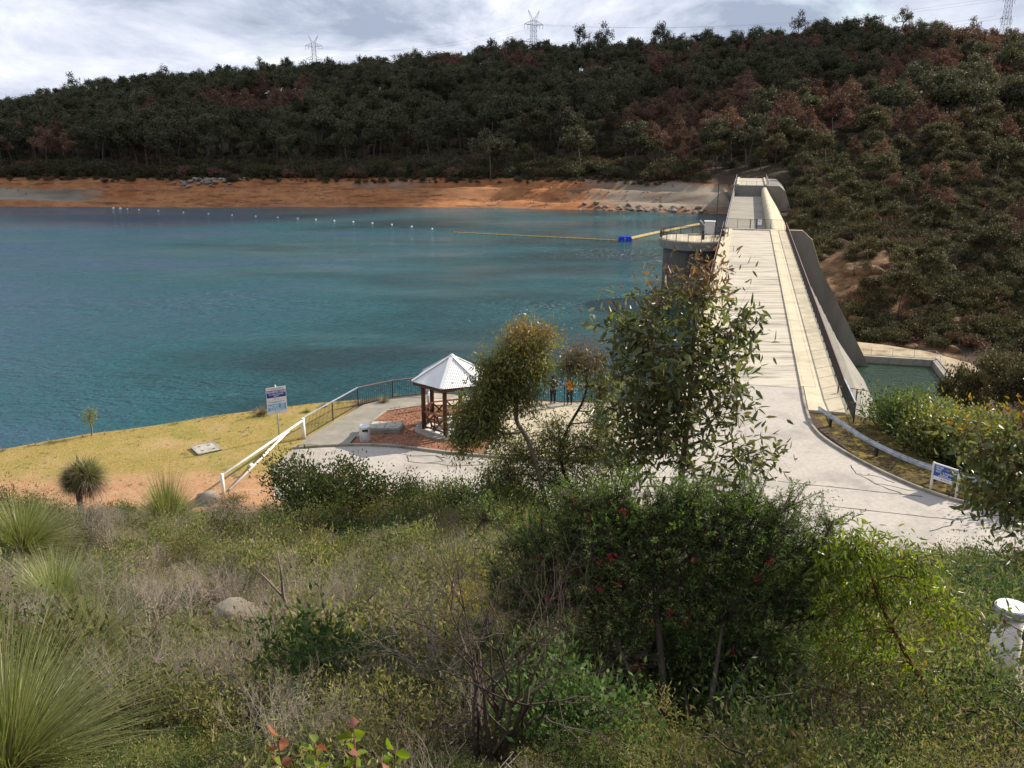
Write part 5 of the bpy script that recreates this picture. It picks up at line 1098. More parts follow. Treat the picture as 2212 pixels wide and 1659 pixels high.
# forest-floor scrub between the trunks
n = 3800; y = r_.uniform(305, 600, n); x = r_.uniform(-.64, .64, n)*y; t = DV[0]*x+DV[1]*y; s = DU[0]*x+DU[1]*y; ok = np.where(t < 3, y-shore_y(x) > 33, s > 297) & ~((np.abs(t-1) < 10) & (s < 298)); x, y = x[ok], y[ok]
scatter('forest_scrub', VS, np.stack([x, y, height(x, y)-.2], 1), r_.uniform(0, 6, len(x)), r_.uniform(.5, 1.3, len(x)), np.where(r_.random(len(x)) < .35, 4, r_.integers(0, 4, len(x))), 'dark scrub under the forest trees', 'scrub')

# stones, sticks and drowned stumps left on the drawn-down shore
n = 1500; x = r_.uniform(-200, 58, n); b_ = r_.uniform(-.5, 27, n); y = shore_y(x)+b_; keep_ = fbm(x*.05, b_*.15, 15, 3) > -.08; x, y = x[keep_], y[keep_]
scatter('shore_debris', FR+[SNAG[0]], np.stack([x, y, height(x, y)], 1), r_.uniform(0, 6, len(x)), np.where(np.arange(len(x)) % 9 == 8, .09, r_.uniform(.08, .38, len(x))), np.where(np.arange(len(x)) % 9 == 8, 4, r_.integers(0, 4, len(x))), 'stones and sticks scattered over the bare orange shore', 'debris')
# ---------------------------------------------------------------- near trees and bushes
def hero_tree(name, label, trunk, lobes, leaf_mat, bark, Y, dens, L, W, step, cat='tree', nparts=0, group=None, tip=None, hang=.5, per=9, spread=.11, rtip=.004, rmax=.06, pw=.5, twig=None, tip_z=None, simple=False, fold=.25, spray=0):
    """trunk: list of polylines in world space; lobes: (dx, dy, rx, ry, n clusters[, depth shift]) in photo units at distance Y"""
    base = Vector(trunk[0][0]); root = empty(name, base, label, cat, group); nodes = []; 
    T = []
    for l in lobes:
        dx, dy, rx, ry, nc = l[:5]; yy = Y+(l[5] if len(l) > 5 else 0); c = at(dx, dy, yy)-base; a, b = px(rx, yy), px(ry, yy); T.append(ell(nc, c, (a, min(a, b*1.2)*.9, b), .35))
    T = np.concatenate(T); tr0 = [np.array(Vector(p)-base) for p in trunk[0]]
    A, par, cnt, tips = colonize(tr0 if len(trunk) == 1 else tr0, T, step, droop=step*.2, jitter=.16)
    if len(trunk) > 1:
        for extra in trunk[1:]:
            pts = [np.array(Vector(p)-base) for p in extra]; V, F = tubes_np(pts[:-1], pts[1:], [rmax*.7*(1-.5*i/len(pts)) for i in range(len(pts)-1)], [rmax*.7*(1-.5*(i+1)/len(pts)) for i in range(len(pts)-1)], 6); obj('stem', mesh_np('stem', [(V, F, 0)], [bark], True), root)
    obj('trunk', mesh_np('trunk', [branch_chunks(A, par, cnt, rtip, rmax, 6, pw)], [bark], True), root)
    k = per; P = np.repeat(T, k, 0)+rng.normal(size=(len(T)*k, 3))*spread; N_ = len(P)
    D = rdir(N_)+np.array([0, 0, -1.])*hang+.35*nrm(P-np.repeat(T, k, 0)+1e-6)
    if spray:                                        # ferny branchlets: needles set round short upright axes
        ns = max(1, per//spray); ax = nrm(rdir(len(T)*ns, .55)+.6*nrm(np.repeat(T-T.mean(0), ns, 0))); ln = rng.uniform(.10, .26, len(ax)); u = np.tile((np.arange(spray)+.5)/spray, len(ax))
        A0 = np.repeat(T, ns, 0)+rng.normal(size=(len(ax), 3))*spread; AX = np.repeat(ax, spray, 0); P = np.repeat(A0, spray, 0)+AX*(np.repeat(ln, spray)*u)[:, None]; N_ = len(P); D = AX*.75+rdir(N_)*.85; k = ns*spray
        V, F = tubes_np(A0, A0+ax*ln[:, None]*.9, np.full(len(ax), .0028), np.full(len(ax), .001), 3); obj('branchlets', mesh_np('branchlets', [(V, F, 0)], [twig or bark]), root)
    # little twigs carrying each spray
    tw = np.repeat(T, k, 0)[:len(P)]; V, F = tubes_np(tw[::2], P[::2], np.full(len(P[::2]), rtip*.55), np.full(len(P[::2]), rtip*.3), 3); tag(obj('twigs', mesh_np('twigs', [(V, F, 0)], [twig or bark]), root), kind='stuff')
    Ls = L*rng.uniform(.6, 1.2, N_); Ws = W*rng.uniform(.7, 1.2, N_); top = np.zeros(N_, bool)
    if tip:
        zt = (at(lobes[0][0], tip_z, Y)-base).z; top = (P[:, 2]+rng.normal(size=N_)*px(25, Y) > zt)
    idx = np.arange(N_)
    if nparts:
        lm = []
        for q in range(5):
            V, F = leaves_np(np.zeros((1, 3)), np.array([[0, 0, -1.]]), 1.0, W/L*(1+.1*q), fold, bend=0); lm.append(mesh_np('leaf', [(V, F, 0)], [leaf_mat]))
        vis = idx[~top]; dist = np.linalg.norm(P[vis]+np.array(base)-np.array(CAM), axis=1); vis = vis[np.argsort(dist)][:max(nparts*2, 1)]; pick = rng.permutation(vis)[:nparts]
        for i in pick:
            q = Vector((0, 0, -1)).rotation_difference(Vector(nrm(D[i]))) @ Euler((0, 0, rng.uniform(0, 6.28))).to_quaternion()
            o = obj('leaf', lm[int(rng.integers(5))], root, P[i]); o.rotation_euler = q.to_euler(); o.scale = (Ls[i],)*3
        m = np.ones(N_, bool); m[pick] = False
    else: m = np.ones(N_, bool)
    a = m & ~top; V, F = leaves_np(P[a], D[a], Ls[a], Ws[a], fold, simple=simple); o = obj('crown' if not nparts else 'leaves', mesh_np('leaves', [(V, F, 0)], [leaf_mat]), root); o['kind'] = 'stuff'
    if tip and top.any():
        V, F = leaves_np(P[top], rdir(top.sum(), .8), Ls[top]*.62, Ws[top]*.62, fold, simple=simple); o = obj('young_leaves', mesh_np('young_leaves', [(V, F, 0)], [tip]), root); o['kind'] = 'stuff'
    return root, T
def gp(x, y, dz=-.15): return Vector((x, y, ground(x, y)+dz))
def poly(base, pts, n=5): return curve_pts([base]+pts, n)
# the young gum in front of the road
b = gp(1.72, 8.3)
hero_tree('young_gum', 'tall young gum with dark leathery leaves and copper tips in front of the dam road', [poly(b, [at(1480, 1300, 8.35), at(1468, 1120, 8.4), at(1475, 1000, 8.45), at(1490, 860, 8.5), at(1500, 700, 8.5), at(1512, 610, 8.5)])],
    [(1480, 800, 135, 120, 46), (1430, 720, 100, 80, 26), (1570, 760, 80, 100, 24), (1500, 640, 85, 70, 24), (1380, 760, 70, 70, 16), (1430, 900, 120, 80, 40), (1380, 870, 70, 70, 18), (1570, 880, 70, 60, 13), (1440, 980, 110, 55, 16), (1340, 960, 60, 60, 12), (1590, 1000, 60, 40, 9), (1660, 985, 38, 18, 5), (1560, 1050, 80, 40, 10), (1330, 690, 18, 40, 5), (1520, 590, 60, 35, 10), (1420, 640, 40, 30, 6), (1610, 700, 30, 60, 6), (1350, 1020, 90, 50, 10)],
    M['gum_leaf'], M['bark'], 8.5, 1, .135, .037, .22, nparts=300, tip=M['gum_tip_red'], tip_z=630, hang=.45, per=15, spread=.115, rtip=.0022, rmax=.032, twig=M['bark_red'])
# right-edge gum, nearer
b = gp(4.2, 4.9)
hero_tree('gum_sapling', 'dark glossy gum sapling with yellow tips at the right edge of the picture', [poly(b, [at(2300, 1480, 5.2), at(2270, 1250, 5.3), at(2240, 1080, 5.4), at(2210, 960, 5.5)])],
    [(2170, 985, 75, 60, 26), (2200, 920, 50, 45, 12), (2110, 950, 40, 40, 9), (2150, 1070, 60, 50, 17), (2200, 1090, 50, 70, 16), (2195, 1200, 40, 60, 9), (2160, 1350, 32, 40, 5, .3), (2080, 930, 20, 20, 3), (2240, 1000, 60, 90, 14)],
    M['gum_leaf'], M['bark_red'], 5.5, 1, .085, .030, .16, nparts=220, tip=M['gum_tip'], tip_z=915, hang=.5, per=13, spread=.085, rtip=.002, rmax=.03)
# lime green young gum lower right
b = gp(3.75, 6.7)
hero_tree('lime_gum', 'bright lime green leaning young gum with long hanging leaves beside the bore pipe', [poly(b, [at(2000, 1500, 6.6), at(1955, 1410, 6.5), at(1905, 1310, 6.45), at(1875, 1220, 6.4)])],
    [(1870, 1180, 80, 36, 20), (1800, 1215, 40, 50, 12), (1950, 1215, 60, 45, 15), (1880, 1270, 90, 50, 18), (1800, 1310, 50, 55, 13), (2010, 1290, 45, 40, 10), (1900, 1370, 70, 40, 11), (1790, 1400, 40, 50, 9), (1840, 1450, 50, 30, 7), (2040, 1340, 22, 36, 4), (1960, 1440, 40, 30, 5)],
    M['lime_leaf'], M['bark_red'], 6.5, 1, .088, .019, .16, nparts=300, hang=.9, per=27, spread=.088, rtip=.0018, rmax=.028)
b = gp(5.2, 7.0)
hero_tree('gum_regrowth', 'low clump of yellow-green gum regrowth in the bottom right corner', [poly(b, [at(2120, 1640, 7.0), at(2110, 1580, 7.0), at(2100, 1550, 7.0)])],
    [(2080, 1570, 45, 40, 9), (2170, 1560, 50, 45, 12), (2120, 1620, 60, 40, 10), (2190, 1620, 40, 40, 8), (2040, 1500, 30, 25, 4)], M['lime_leaf'], M['bark_red'], 7.0, 1, .095, .030, .15, nparts=100, hang=.3, per=8, spread=.085, rtip=.002, rmax=.02)
# the two gums between the scrub and the gazebo
b = gp(1.75, 34.2)
hero_tree('lakeside_gum', 'gum with a tall domed yellow-topped crown and forked pale trunk right of the gazebo', [poly(b, [at(1165, 1030, 34), at(1140, 950, 34), at(1115, 905, 34), at(1122, 840, 34), at(1135, 770, 34), at(1138, 720, 34)])],
    [(1140, 738, 58, 50, 62), (1130, 790, 62, 45, 60), (1070, 812, 34, 42, 40), (1024, 908, 42, 48, 55), (1068, 866, 44, 42, 46), (1132, 850, 34, 36, 22), (1000, 950, 30, 35, 14), (1080, 930, 45, 30, 12)],
    M['gum_leaf_fine'], M['bark'], 34, 1, .22, .06, .7, tip=M['gum_tip'], tip_z=742, hang=.8, per=66, spread=.29, rtip=.006, rmax=.11, fold=.2, simple=True)
b = gp(3.3, 34.6)
hero_tree('bronze_gum', 'thinner bronze-tipped gum with a dark leaning trunk beside the domed gum', [poly(b, [at(1212, 1000, 34.5), at(1225, 930, 34.6), at(1262, 860, 34.7), at(1268, 800, 34.7)])],
    [(1262, 782, 50, 36, 44), (1305, 835, 32, 42, 24), (1225, 800, 22, 16, 8), (1200, 925, 40, 28, 18), (1300, 905, 34, 45, 26), (1210, 975, 60, 40, 40), (1120, 980, 50, 40, 34), (1290, 980, 60, 50, 48), (1090, 1020, 50, 30, 22), (1190, 1030, 60, 30, 30)],
    M['gum_leaf_fine'], M['bark_dark'], 34.6, 1, .2, .055, .7, tip=M['gum_tip_red'], tip_z=800, hang=.8, per=46, spread=.36, rtip=.006, rmax=.09, fold=.2, simple=True)
# the big red-flowered bush in the middle foreground
b = gp(1.25, 5.75)
gre, gT = hero_tree('grevillea_bush', 'large dark needle-leaved bush with red spider flowers in the middle foreground', [poly(b, [at(1440, 1560, 6.1), at(1430, 1450, 6.4), at(1420, 1330, 6.6), at(1410, 1200, 6.8)])],
    [(1300, 1160, 130, 70, 120), (1480, 1150, 150, 70, 130), (1640, 1170, 110, 75, 90), (1240, 1260, 120, 70, 90), (1420, 1270, 170, 80, 150), (1600, 1290, 150, 80, 130), (1720, 1290, 90, 80, 62), (1330, 1380, 150, 70, 90), (1500, 1400, 150, 70, 90), (1640, 1400, 100, 60, 50), (1200, 1480, 90, 50, 36), (1400, 1490, 110, 50, 30), (1560, 1500, 90, 45, 26), (1450, 1100, 90, 25, 26), (1620, 1105, 80, 25, 22), (1300, 1090, 60, 20, 14), (1160, 1180, 70, 60, 44), (1130, 1300, 70, 70, 44), (1140, 1420, 70, 60, 30), (1760, 1210, 60, 60, 36), (1700, 1420, 70, 50, 26), (1050, 1120, 24, 22, 5), (1345, 1062, 34, 20, 7), (1610, 1078, 26, 24, 6), (1785, 1130, 26, 26, 6), (1825, 1260, 24, 26, 6), (1075, 1250, 26, 26, 6), (1230, 1085, 30, 22, 6), (1500, 1072, 26, 18, 5), (1690, 1095, 34, 22, 7), (1060, 1380, 26, 30, 6)],
    M['needle'], M['bark_dark'], 6.8, 1, .040, .0085, .16, cat='bush', hang=-.5, per=84, spread=.085, rtip=.0016, rmax=.030, spray=28, simple=True, twig=M['bark_dark'])
for (a, c) in (((1500, 1659), (1560, 1350)), ((1415, 1659), (1330, 1380)), ((1470, 1655), (1640, 1400)), ((1480, 1660), (1478, 1480))):
    p0 = gp(at(a[0], a[1], 5.6).x, 5.6); p1 = at(c[0], c[1], 6.5); pts = curve_pts([p0, p0.lerp(p1, .4)+Vector((.03, 0, .05)), p1], 5); MB().tube([p-b for p in pts], [.034*(1-.7*i/len(pts)) for i in range(len(pts))], 6).build('stem', M['bark_dark'], gre, True)
def flower_mesh(mat, n=16, L=.022, W=.007):
    V, F = leaves_np(rng.normal(size=(n, 3))*.013, rdir(n, -.3), L*1.2, W*1.5, simple=True); return mesh_np('flower', [(V, F, 0)], [mat])
FM = [flower_mesh(M['flower_red']) for k in range(3)]
def flowers(root, pts, sc=1.0, base=None):
    for i, p in enumerate(pts): obj('flower', FM[i % 3], root, p, (0, 0, rng.uniform(0, 6)), sc*rng.uniform(.8, 1.4))
yt = gT[rng.permutation(len(gT))[:330]]; k_ = 34; P_ = np.repeat(yt, k_, 0)+np.array([0, -.04, .05])+np.stack([rng.normal(size=len(yt)*k_)*.03, rng.normal(size=len(yt)*k_)*.03, np.tile(np.linspace(0, .20, k_), len(yt))*np.repeat(rng.uniform(.5, 1.6, len(yt)), k_)], 1)+np.repeat(rng.normal(size=(len(yt), 3))*[1, 1, 0]*.5, k_, 0)*np.tile(np.linspace(0, .16, k_), len(yt))[:, None]
V, F = leaves_np(P_, rdir(len(P_), .5), .034, .009, simple=True); o = obj('young_sprays', mesh_np('young_sprays', [(V, F, 0)], [leafm('young_needle', [(.09, .15, .03), (.13, .19, .045), (.17, .21, .06)], .6, .35, .1, .15)]), gre); o['kind'] = 'stuff'
fl = []
for dx, dy in ((1180, 1240), (1195, 1335), (1230, 1300), (1240, 1290), (1300, 1335), (1340, 1362), (1350, 1300), (1405, 1405), (1420, 1410), (1410, 1490), (1400, 1495), (1425, 1488), (1430, 1360), (1300, 1280), (1325, 1250), (1500, 1395), (1520, 1380), (1165, 1130), (1270, 1320), (1655, 1300), (1670, 1330), (1590, 1445), (1600, 1455), (1530, 1260), (1280, 1150), (1380, 1150), (1560, 1190), (1700, 1250), (1460, 1330), (1340, 1210)):
    p = np.array(at(dx, dy, 6.2)-b); j = int(np.argmin(np.linalg.norm((gT-p)*[1, .35, 1], axis=1))); fl.append(gT[j]+np.array([0, -.06, -.01]))
    fl.append(gT[j]+np.array([.03*rng.normal(), -.07, -.02+.02*rng.normal()]))
flowers(gre, fl, .6)
# bare dark bush left of it
ch = twigs_ch(41, 1.0, 1.75, 9, 5, .022); o = obj('bare_bush', mesh_np('bare_bush', [ch], [M['twig_brown']])); o.location = gp(-.18, 5.05, -.05); tag(o, 'tall leafless dark-stemmed bush standing left of the red-flowered bush', 'bush')
ch = twigs_ch(43, 1.2, 1.5, 8, 5, .014); o = obj('bare_bush', mesh_np('bare_bush', [ch], [M['twig_grey']])); o.location = gp(-.5, 6.6, -.05); tag(o, 'grey wiry leafless bush behind the dark bare bush', 'bush')
for x, Y, r, h, nst, rad, mt, lab in ((at(470, 1100, 33).x, 32.6, 1.5, 2.0, 22, .022, 'twig_grey', 'large grey wiry leafless bush in front of the white gate post'), (at(610, 1500, 6.9).x, 7.0, .55, .62, 20, .007, 'twig_grey', 'low grey leafless bush with fine twigs left of the bare dark bush'), (at(440, 1200, 24).x, 24.5, 1.1, 1.1, 20, .014, 'twig_grey', 'brownish-grey leafless bush below the middle grass tree'), (at(930, 1200, 15).x, 15.0, 1.1, 1.3, 20, .012, 'twig_grey', 'pale leafless bush halfway up the slope behind the dark bare bush'), (at(760, 1180, 20).x, 20.0, 1.2, 1.2, 20, .013, 'twig_grey', 'spreading grey leafless bush above the dead branch'), (at(960, 1060, 30).x, 30.2, 1.4, 1.9, 20, .018, 'twig_brown', 'brown leafless bush in the row below the road')):
    ch = twigs_ch(int(Y*10), r, h, nst, 4, rad); tag(obj('leafless_bush', mesh_np('leafless_bush', [ch], [M[mt]]), None, gp(x, Y, -.05)), lab, 'bush')
def shrub(name, label, ch, mats, loc, sc=1.0, cat='bush', group=None, rz=0.0, fl=0):
    r = empty(name, loc, label, cat, group, rz); r.scale = (sc, sc, sc) if not hasattr(sc, '__len__') else sc
    ps = split_parts(name, ch, mats)
    for me in ps: obj(me.name.split('.')[0], me, r)
    return r
# bushes one can point at
def B(seed, r, h, leaf, **k): return bush_mesh('bush', seed, r, h, M[leaf], M[k.pop('stem', 'bark')], **k)
red = (M['flower_red'], 26, .07, .03)
c = at(705, 1010, 35.0); shrub('flowering_bush', 'wide layered green bush with pink flowers below the lakeside path', *B(301, 2.7, 3.0, 'heath_dark', nstem=200, nleaf=15000, L=.17, W=.075, extra=red, fuzz=.055), gp(c.x, 34.6), (1.0, .8, 1.0))
c = at(590, 1130, 30); shrub('round_bush', 'rounded dark green bush in front of the foot of the white gate', *B(302, 1.15, 1.7, 'heath_dark', nstem=90, nleaf=3600, L=.10, W=.03, up=1.0, fuzz=.06), gp(c.x, 30.5), 1.05)
c = at(1075, 1190, 9); shrub('yellow_bush', 'small bright yellow-leaved bush behind the bare dark bush', *B(303, .52, .75, 'heath_yellow', nstem=50, nleaf=2200, L=.04, W=.014), gp(c.x, 8.6, 0), (1, .9, 1.4))
for k, (dx, Y, r, h, lf, lab) in enumerate(((880, 36.2, 1.2, 1.3, 'heath_dark', 'dark bush in front of the kerb, left of the domed gum'), (960, 35.6, 1.1, 1.2, 'heath', 'pale green bush at the road edge below the gazebo'), (1050, 36.0, 1.3, 1.7, 'heath_dark', 'leafy dark bush at the foot of the domed gum'), (1120, 35.2, 1.2, 1.4, 'gum_leaf_fine', 'low olive bush against the forked trunk'), (1260, 34.9, 1.5, 1.8, 'heath_dark', 'thick dark bush right of the leaning trunk'), (1340, 33.5, 1.4, 1.5, 'gum_leaf_fine', 'olive bush behind the lower leaves of the young gum'), (800, 35.0, .9, 1.0, 'heath', 'small green bush beside the pink-flowered bush'))):
    c = at(dx, 1060, Y); shrub('road_edge_bush', lab, *B(310+k, r*1.3, h*1.35, lf, nstem=110, nleaf=5600, L=.15, W=.055, extra=red if k in (0, 2) else None), gp(c.x, Y-1.0))
for k, (dx, dy, Y, r, h, lf, lab, fl_) in enumerate(((1960, 1150, 15, .75, 1.0, 'heath_dark', 'small-leaved green bush at the near edge of the road', 0), (1750, 1120, 17, 1.1, 1.5, 'heath_dark', 'dark green bush between the big bush and the road', 0), (2140, 1190, 13, 1.0, 1.5, 'heath_dark', 'red-berried bush below the right-edge sapling', 1), (2100, 1320, 10.4, .8, 1.0, 'heath', 'pink-flowered bush behind the bore pipe', 1), (2060, 1230, 14.5, .8, 1.1, 'heath', 'pale bush between the lime gum and the road', 1), (2200, 1290, 11.5, .9, 1.2, 'heath_dark', 'dark bush behind the right shoulder of the bore pipe', 1), (1640, 1130, 16, .9, 1.2, 'heath_dark', 'dark bush right behind the stem of the young gum', 0))):
    c = at(dx, dy, Y); shrub('slope_bush', lab, *B(330+k, r*1.25, h*1.3, lf, nstem=110, nleaf=8000, L=.07, W=.028, extra=(M['flower_red'], 22, .03, .014) if fl_ else None), gp(c.x, Y), 1.0)
b3 = shrub('white_flower_bush', 'low bush with creamy white flower heads under the red-flowered bush', *B(345, .38, .5, 'heath', nstem=40, nleaf=1600, L=.035, W=.012, extra=(M['flower_white'], 22, .03, .016)), gp(at(1640, 1560, 6.6).x, 6.7), (1.1, 1, 1.2))
for k, (dx, Y, lab) in enumerate(((330, 31.5, 'spiky heath with cream flower spikes below the middle grass tree'), (250, 34.6, 'dark round heath bush at the edge of the orange dirt'))):
    shrub('heath_bush', lab, *B(350+k, .9, .9, 'heath' if k == 0 else 'heath_dark', nstem=70, nleaf=2600, L=.09, W=.03, extra=(M['flower_white'], 14, .12, .03) if k == 0 else None), gp(at(dx, 1130, Y).x, Y))
r_ = np.random.default_rng(66); RB = [split_parts('t', *B(370+k, 1.1, 1.5, ('heath', 'heath_dark', 'heath', 'gum_leaf_fine')[k], nstem=100, nleaf=3600, L=.12, W=.045, stem='twig_grey')) for k in range(4)]
for k in range(34):
    Y = 29.5+r_.uniform(0, 4.5); x = r_.uniform(-8.5, 9.5)
    if Y > foot_y(np.array(x))+.4: continue
    q = k % 4; r = empty('bank_bush', gp(x, Y), ('pale heathy bush in the row below the road', 'dark bush in the row below the road', 'twiggy pale bush in the row below the road', 'olive gum-leaved bush in the row below the road')[q], 'bush', ('pale', 'dark', 'twiggy', 'olive')[q]+' bushes below the road', r_.uniform(0, 6)); t_ = r_.uniform(.75, 1.25); r.scale = (t_, t_, t_)
    for me in RB[q]: obj(me.name.split('.')[0], me, r)
for k, (dx, Y, r, h, lf, lab) in enumerate(((1080, 8.2, .6, .9, 'needle', 'green needle bush leaning on the left side of the red-flowered bush'), (1760, 8.0, .6, .9, 'needle', 'green needle bush between the red-flowered bush and the lime gum'), (1600, 5.6, .45, .5, 'heath_dark', 'leafy heath bush at the foot of the red-flowered bush, right side'), (1280, 5.4, .45, .5, 'heath_dark', 'dark low bush at the foot of the red-flowered bush, left side'), (1850, 6.2, .55, .6, 'heath', 'green bush under the hanging leaves of the lime gum'), (1980, 5.6, .5, .55, 'heath_dark', 'dark leafy bush near the bottom right corner'))):
    shrub('filler_bush', lab, *B(380+k, r, h, lf, nstem=90, nleaf=6000, L=.032, W=.010, stem='twig_brown'), gp(at(dx, 1500, Y).x, Y))
MB_ = [split_parts('m', *B(390+k, .8, .85, ('heath_dark', 'heath', 'heath_dark', 'needle')[k], nstem=110, nleaf=5200, L=.055, W=.018, stem='twig_brown', up=.4)) for k in range(4)]
for k in range(44):
    Y = 7.5+23*r_.random()**1.1; x = r_.uniform(-.60, .16 if Y > 13 else -.10)*Y; q = k % 4; t_ = r_.uniform(.4, .8)*(.75+.022*Y)
    if any(math.hypot(x-hx*Y/hy, (Y-hy)*(.45 if Y < hy else 1)) < hr+t_*.8 for hx, hy, hr in ((-4.45, 12.6, .6), (-2.64, 9.4, .3), (-6.5, 13, .8), (-9.3, 18.5, 1.0), (-4.3, 10.2, .6), (-10.2, 29.5, 1.2), (-19, 36.3, 1.5))): continue
    r = empty('leafy_bush', gp(x, Y, -.08), ('knee-high dark green bush standing out of the heath on the slope', 'knee-high olive bush standing out of the heath on the slope', 'knee-high deep green bush standing out of the heath on the slope', 'knee-high needle-leaved bush standing out of the heath on the slope')[q], 'bush', ('dark', 'olive', 'deep green', 'needle-leaved')[q]+' bushes on the open slope', r_.uniform(0, 6)); r.scale = (t_, t_, t_*r_.uniform(.9, 1.25))
    for me in MB_[q]: obj(me.name.split('.')[0], me, r)
# right-hand thicket beyond the guard rail
r_ = np.random.default_rng(77); TH = [split_parts('t', *B(360+k, 2.0, 2.6, ('heath_dark', 'heath_dark', 'gum_leaf_fine', 'heath')[k], nstem=130, nleaf=6500, L=.2, W=.085, extra=(M['flower_red'], 16, .06, .03) if k == 1 else None)) for k in range(4)]
for k in range(84):
    y = r_.uniform(30, 64); lim = np.interp(y, [28, 33, 38.5, 44, 50, 54, 64], [33, 27, 23.2, 21.2, 21.2, 24.5, 29]); x = lim+1.2+abs(r_.normal())*6 if k > 18 else lim+.9+r_.uniform(0, .6)
    if x/y > .72: continue
    q = k % 4; r = empty('thicket_shrub', (x, y, ground(x, y)-.2), ('dark green shrub of the thicket behind the guard rail', 'dark shrub with reddish flowers in the thicket behind the guard rail', 'olive gum shrub of the thicket behind the guard rail', 'pale green shrub of the thicket behind the guard rail')[q], 'shrub', ('dark', 'reddish', 'olive', 'pale')[q]+' shrubs behind the guard rail', r_.uniform(0, 6)); s = r_.uniform(.7, 1.2); r.scale = (s*1.1, s*1.1, s)
    for me in TH[q]: obj(me.name.split('.')[0], me, r)
for k, (dx, dy, Y, kd, s, lab) in enumerate(((2150, 770, 78, 5, .62, 'light green round-crowned tree right of the green basin'), (2075, 790, 84, 4, .5, 'olive round tree beside the basin wall'), (2210, 790, 70, 6, .6, 'yellowish tree at the right edge below the sunlit slope'), (2110, 800, 72, 5, .42, 'small pale tree in front of the basin wall'))):
    p = at(dx, dy, Y); g = ground(p.x, p.y); tree_obj(kd, (p.x, p.y, g-.3), k*2.0, s, 'valley_tree', lab, 'trees beside the basin', sz=max(.6, (p.z-g)/(11*s)*1.12))
# small plants along the grassy bank
c = gp(-24.0, 47.3); hero_tree('bank_sapling', 'thin green sapling at the lake edge of the grassy bank', [poly(c, [at(198, 925, 47.4), at(192, 905, 47.4)])], [(190, 903, 16, 16, 16), (196, 890, 10, 8, 7)], M['lime_leaf'], M['bark'], 47.4, 1, .14, .05, .3, per=14, spread=.16, rtip=.008, rmax=.04, simple=True, hang=0)
def tuft(name, label, loc, n, L, W, mat, sc=1.0, cat='grass tuft', group=None, seed=1, up=.15, spread=.8, droop=.7):
    o = obj(name, mesh_np(name, [blades_ch(seed, n, L, W, spread, 4, droop, .08, 0, up)], [M[mat]]), None, loc, None, sc); return tag(o, label, cat, group)
for k, (dx, Y, lab, s) in enumerate(((565, 49.6, 'shaggy straw-coloured grass tuft at the lake edge left of the warning sign', .8), (662, 49.8, 'small dark grass tuft on the bank right of the warning sign', .42), (700, 50.8, 'little dry grass tuft on the brow near the fence', .4), (830, 51.6, 'orange dry grass behind the fence corner', .6))):
    c = at(dx, 880, Y); tuft('grass_tuft', lab, gp(c.x, Y, 0), 260, .95, .03, ('grass_dry', 'grass_blade', 'grass_dry', 'grass_dry')[k], s, seed=20+k)
# ---------------------------------------------------------------- grass trees
HERO = [(-4.45, 12.6, .85), (-.18, 5.05, .5), (-2.64, 9.4, .4), (6.12, 9.5, .75), (-.95, 9.9, .4), (-1.97, 7.0, .35), (-8.3, 19.5, .5), (-6.9, 15.4, .4)]
def grass_tree(label, loc, L, n, trunk_h, W, seed, skirt=.5, sc=1.0, spike=False, up=-.1, rz=0.0):
    HERO.append((loc[0], loc[1], L*(.95 if loc[1] < 6 else .75)))
    r = empty('grass_tree', loc, label, 'grass tree', None, rz); 
    MB().tube([(0, 0, -.2), (0, 0, trunk_h)], [.13*max(1, L), .11*max(1, L)], 10).build('trunk', M['bark_dark'], r, True)
    obj('blades', mesh_np('blades', [blades_ch(seed, n, L, W, .75, 6, .55, .07, trunk_h, up)], [M['grass_blade']]), r)
    if skirt: obj('dead_skirt', mesh_np('dead_skirt', [blades_ch(seed+1, int(n*skirt), L*.8, W, 1.0, 5, 1.6, .1, trunk_h-.03, -.7)], [M['grass_dead']]), r)
    if spike: obj('flower_spike', mesh_np('flower_spike', [tubes_np([(0, 0, trunk_h), (.05, 0, trunk_h+L*.6)], [(.05, 0, trunk_h+L*.6), (.18, 0, trunk_h+L*1.15)], [.025, .02], [.02, .012], 5)+(0,)], [M['bark_dark']]), r)
    return r
p = at(14, 1665, 5.2); grass_tree('huge fresh green grass tree spilling out of the bottom left corner', gp(p.x, 5.2), 1.3, 2400, max(.1, p.z-ground(p.x, 5.2)+.1), .0085, 51, .12, up=-.3)
p = at(165, 1035, 36.3); gt2 = grass_tree('twin-headed grass tree with a dark dead skirt on the orange dirt at the left', gp(p.x, 36.3), 1.05, 1100, p.z-ground(p.x, 36.3)+.1, .022, 53, 1.9, spike=True, up=-.35); hz2 = p.z-ground(p.x, 36.3)
obj('blades', mesh_np('blades', [blades_ch(531, 700, 1.05, .022, .7, 6, .9, .07, 0, -.1)], [M['grass_blade']]), gt2, (.62, 0, hz2+.25)); obj('dead_skirt', mesh_np('dead_skirt', [blades_ch(532, 900, 1.2, .022, 1, 5, 2.0, .12, 0, -.9)], [M['grass_dead']]), gt2, (.55, 0, hz2+.1)); obj('dead_skirt', mesh_np('dead_skirt', [blades_ch(533, 600, .9, .022, 1, 5, 2.0, .2, 0, .1)], [M['grass_dead']]), gt2, (.2, 0, hz2+.45))
p = at(368, 1140, 29.5); grass_tree('grass tree with one upright tuft and a drooping grey skirt below the white gate', gp(p.x, 29.5), 1.7, 1300, p.z-ground(p.x, 29.5)+.2, .018, 55, 1.3, up=.05)
o = tuft('upright_tuft', 'stiff upright green tuft standing out of the middle grass tree', Vector((p.x-.05, 29.4, p.z)), 520, 2.2, .022, 'grass_blade', 1.0, 'grass tuft', None, 57, .9, 1.0, .1)
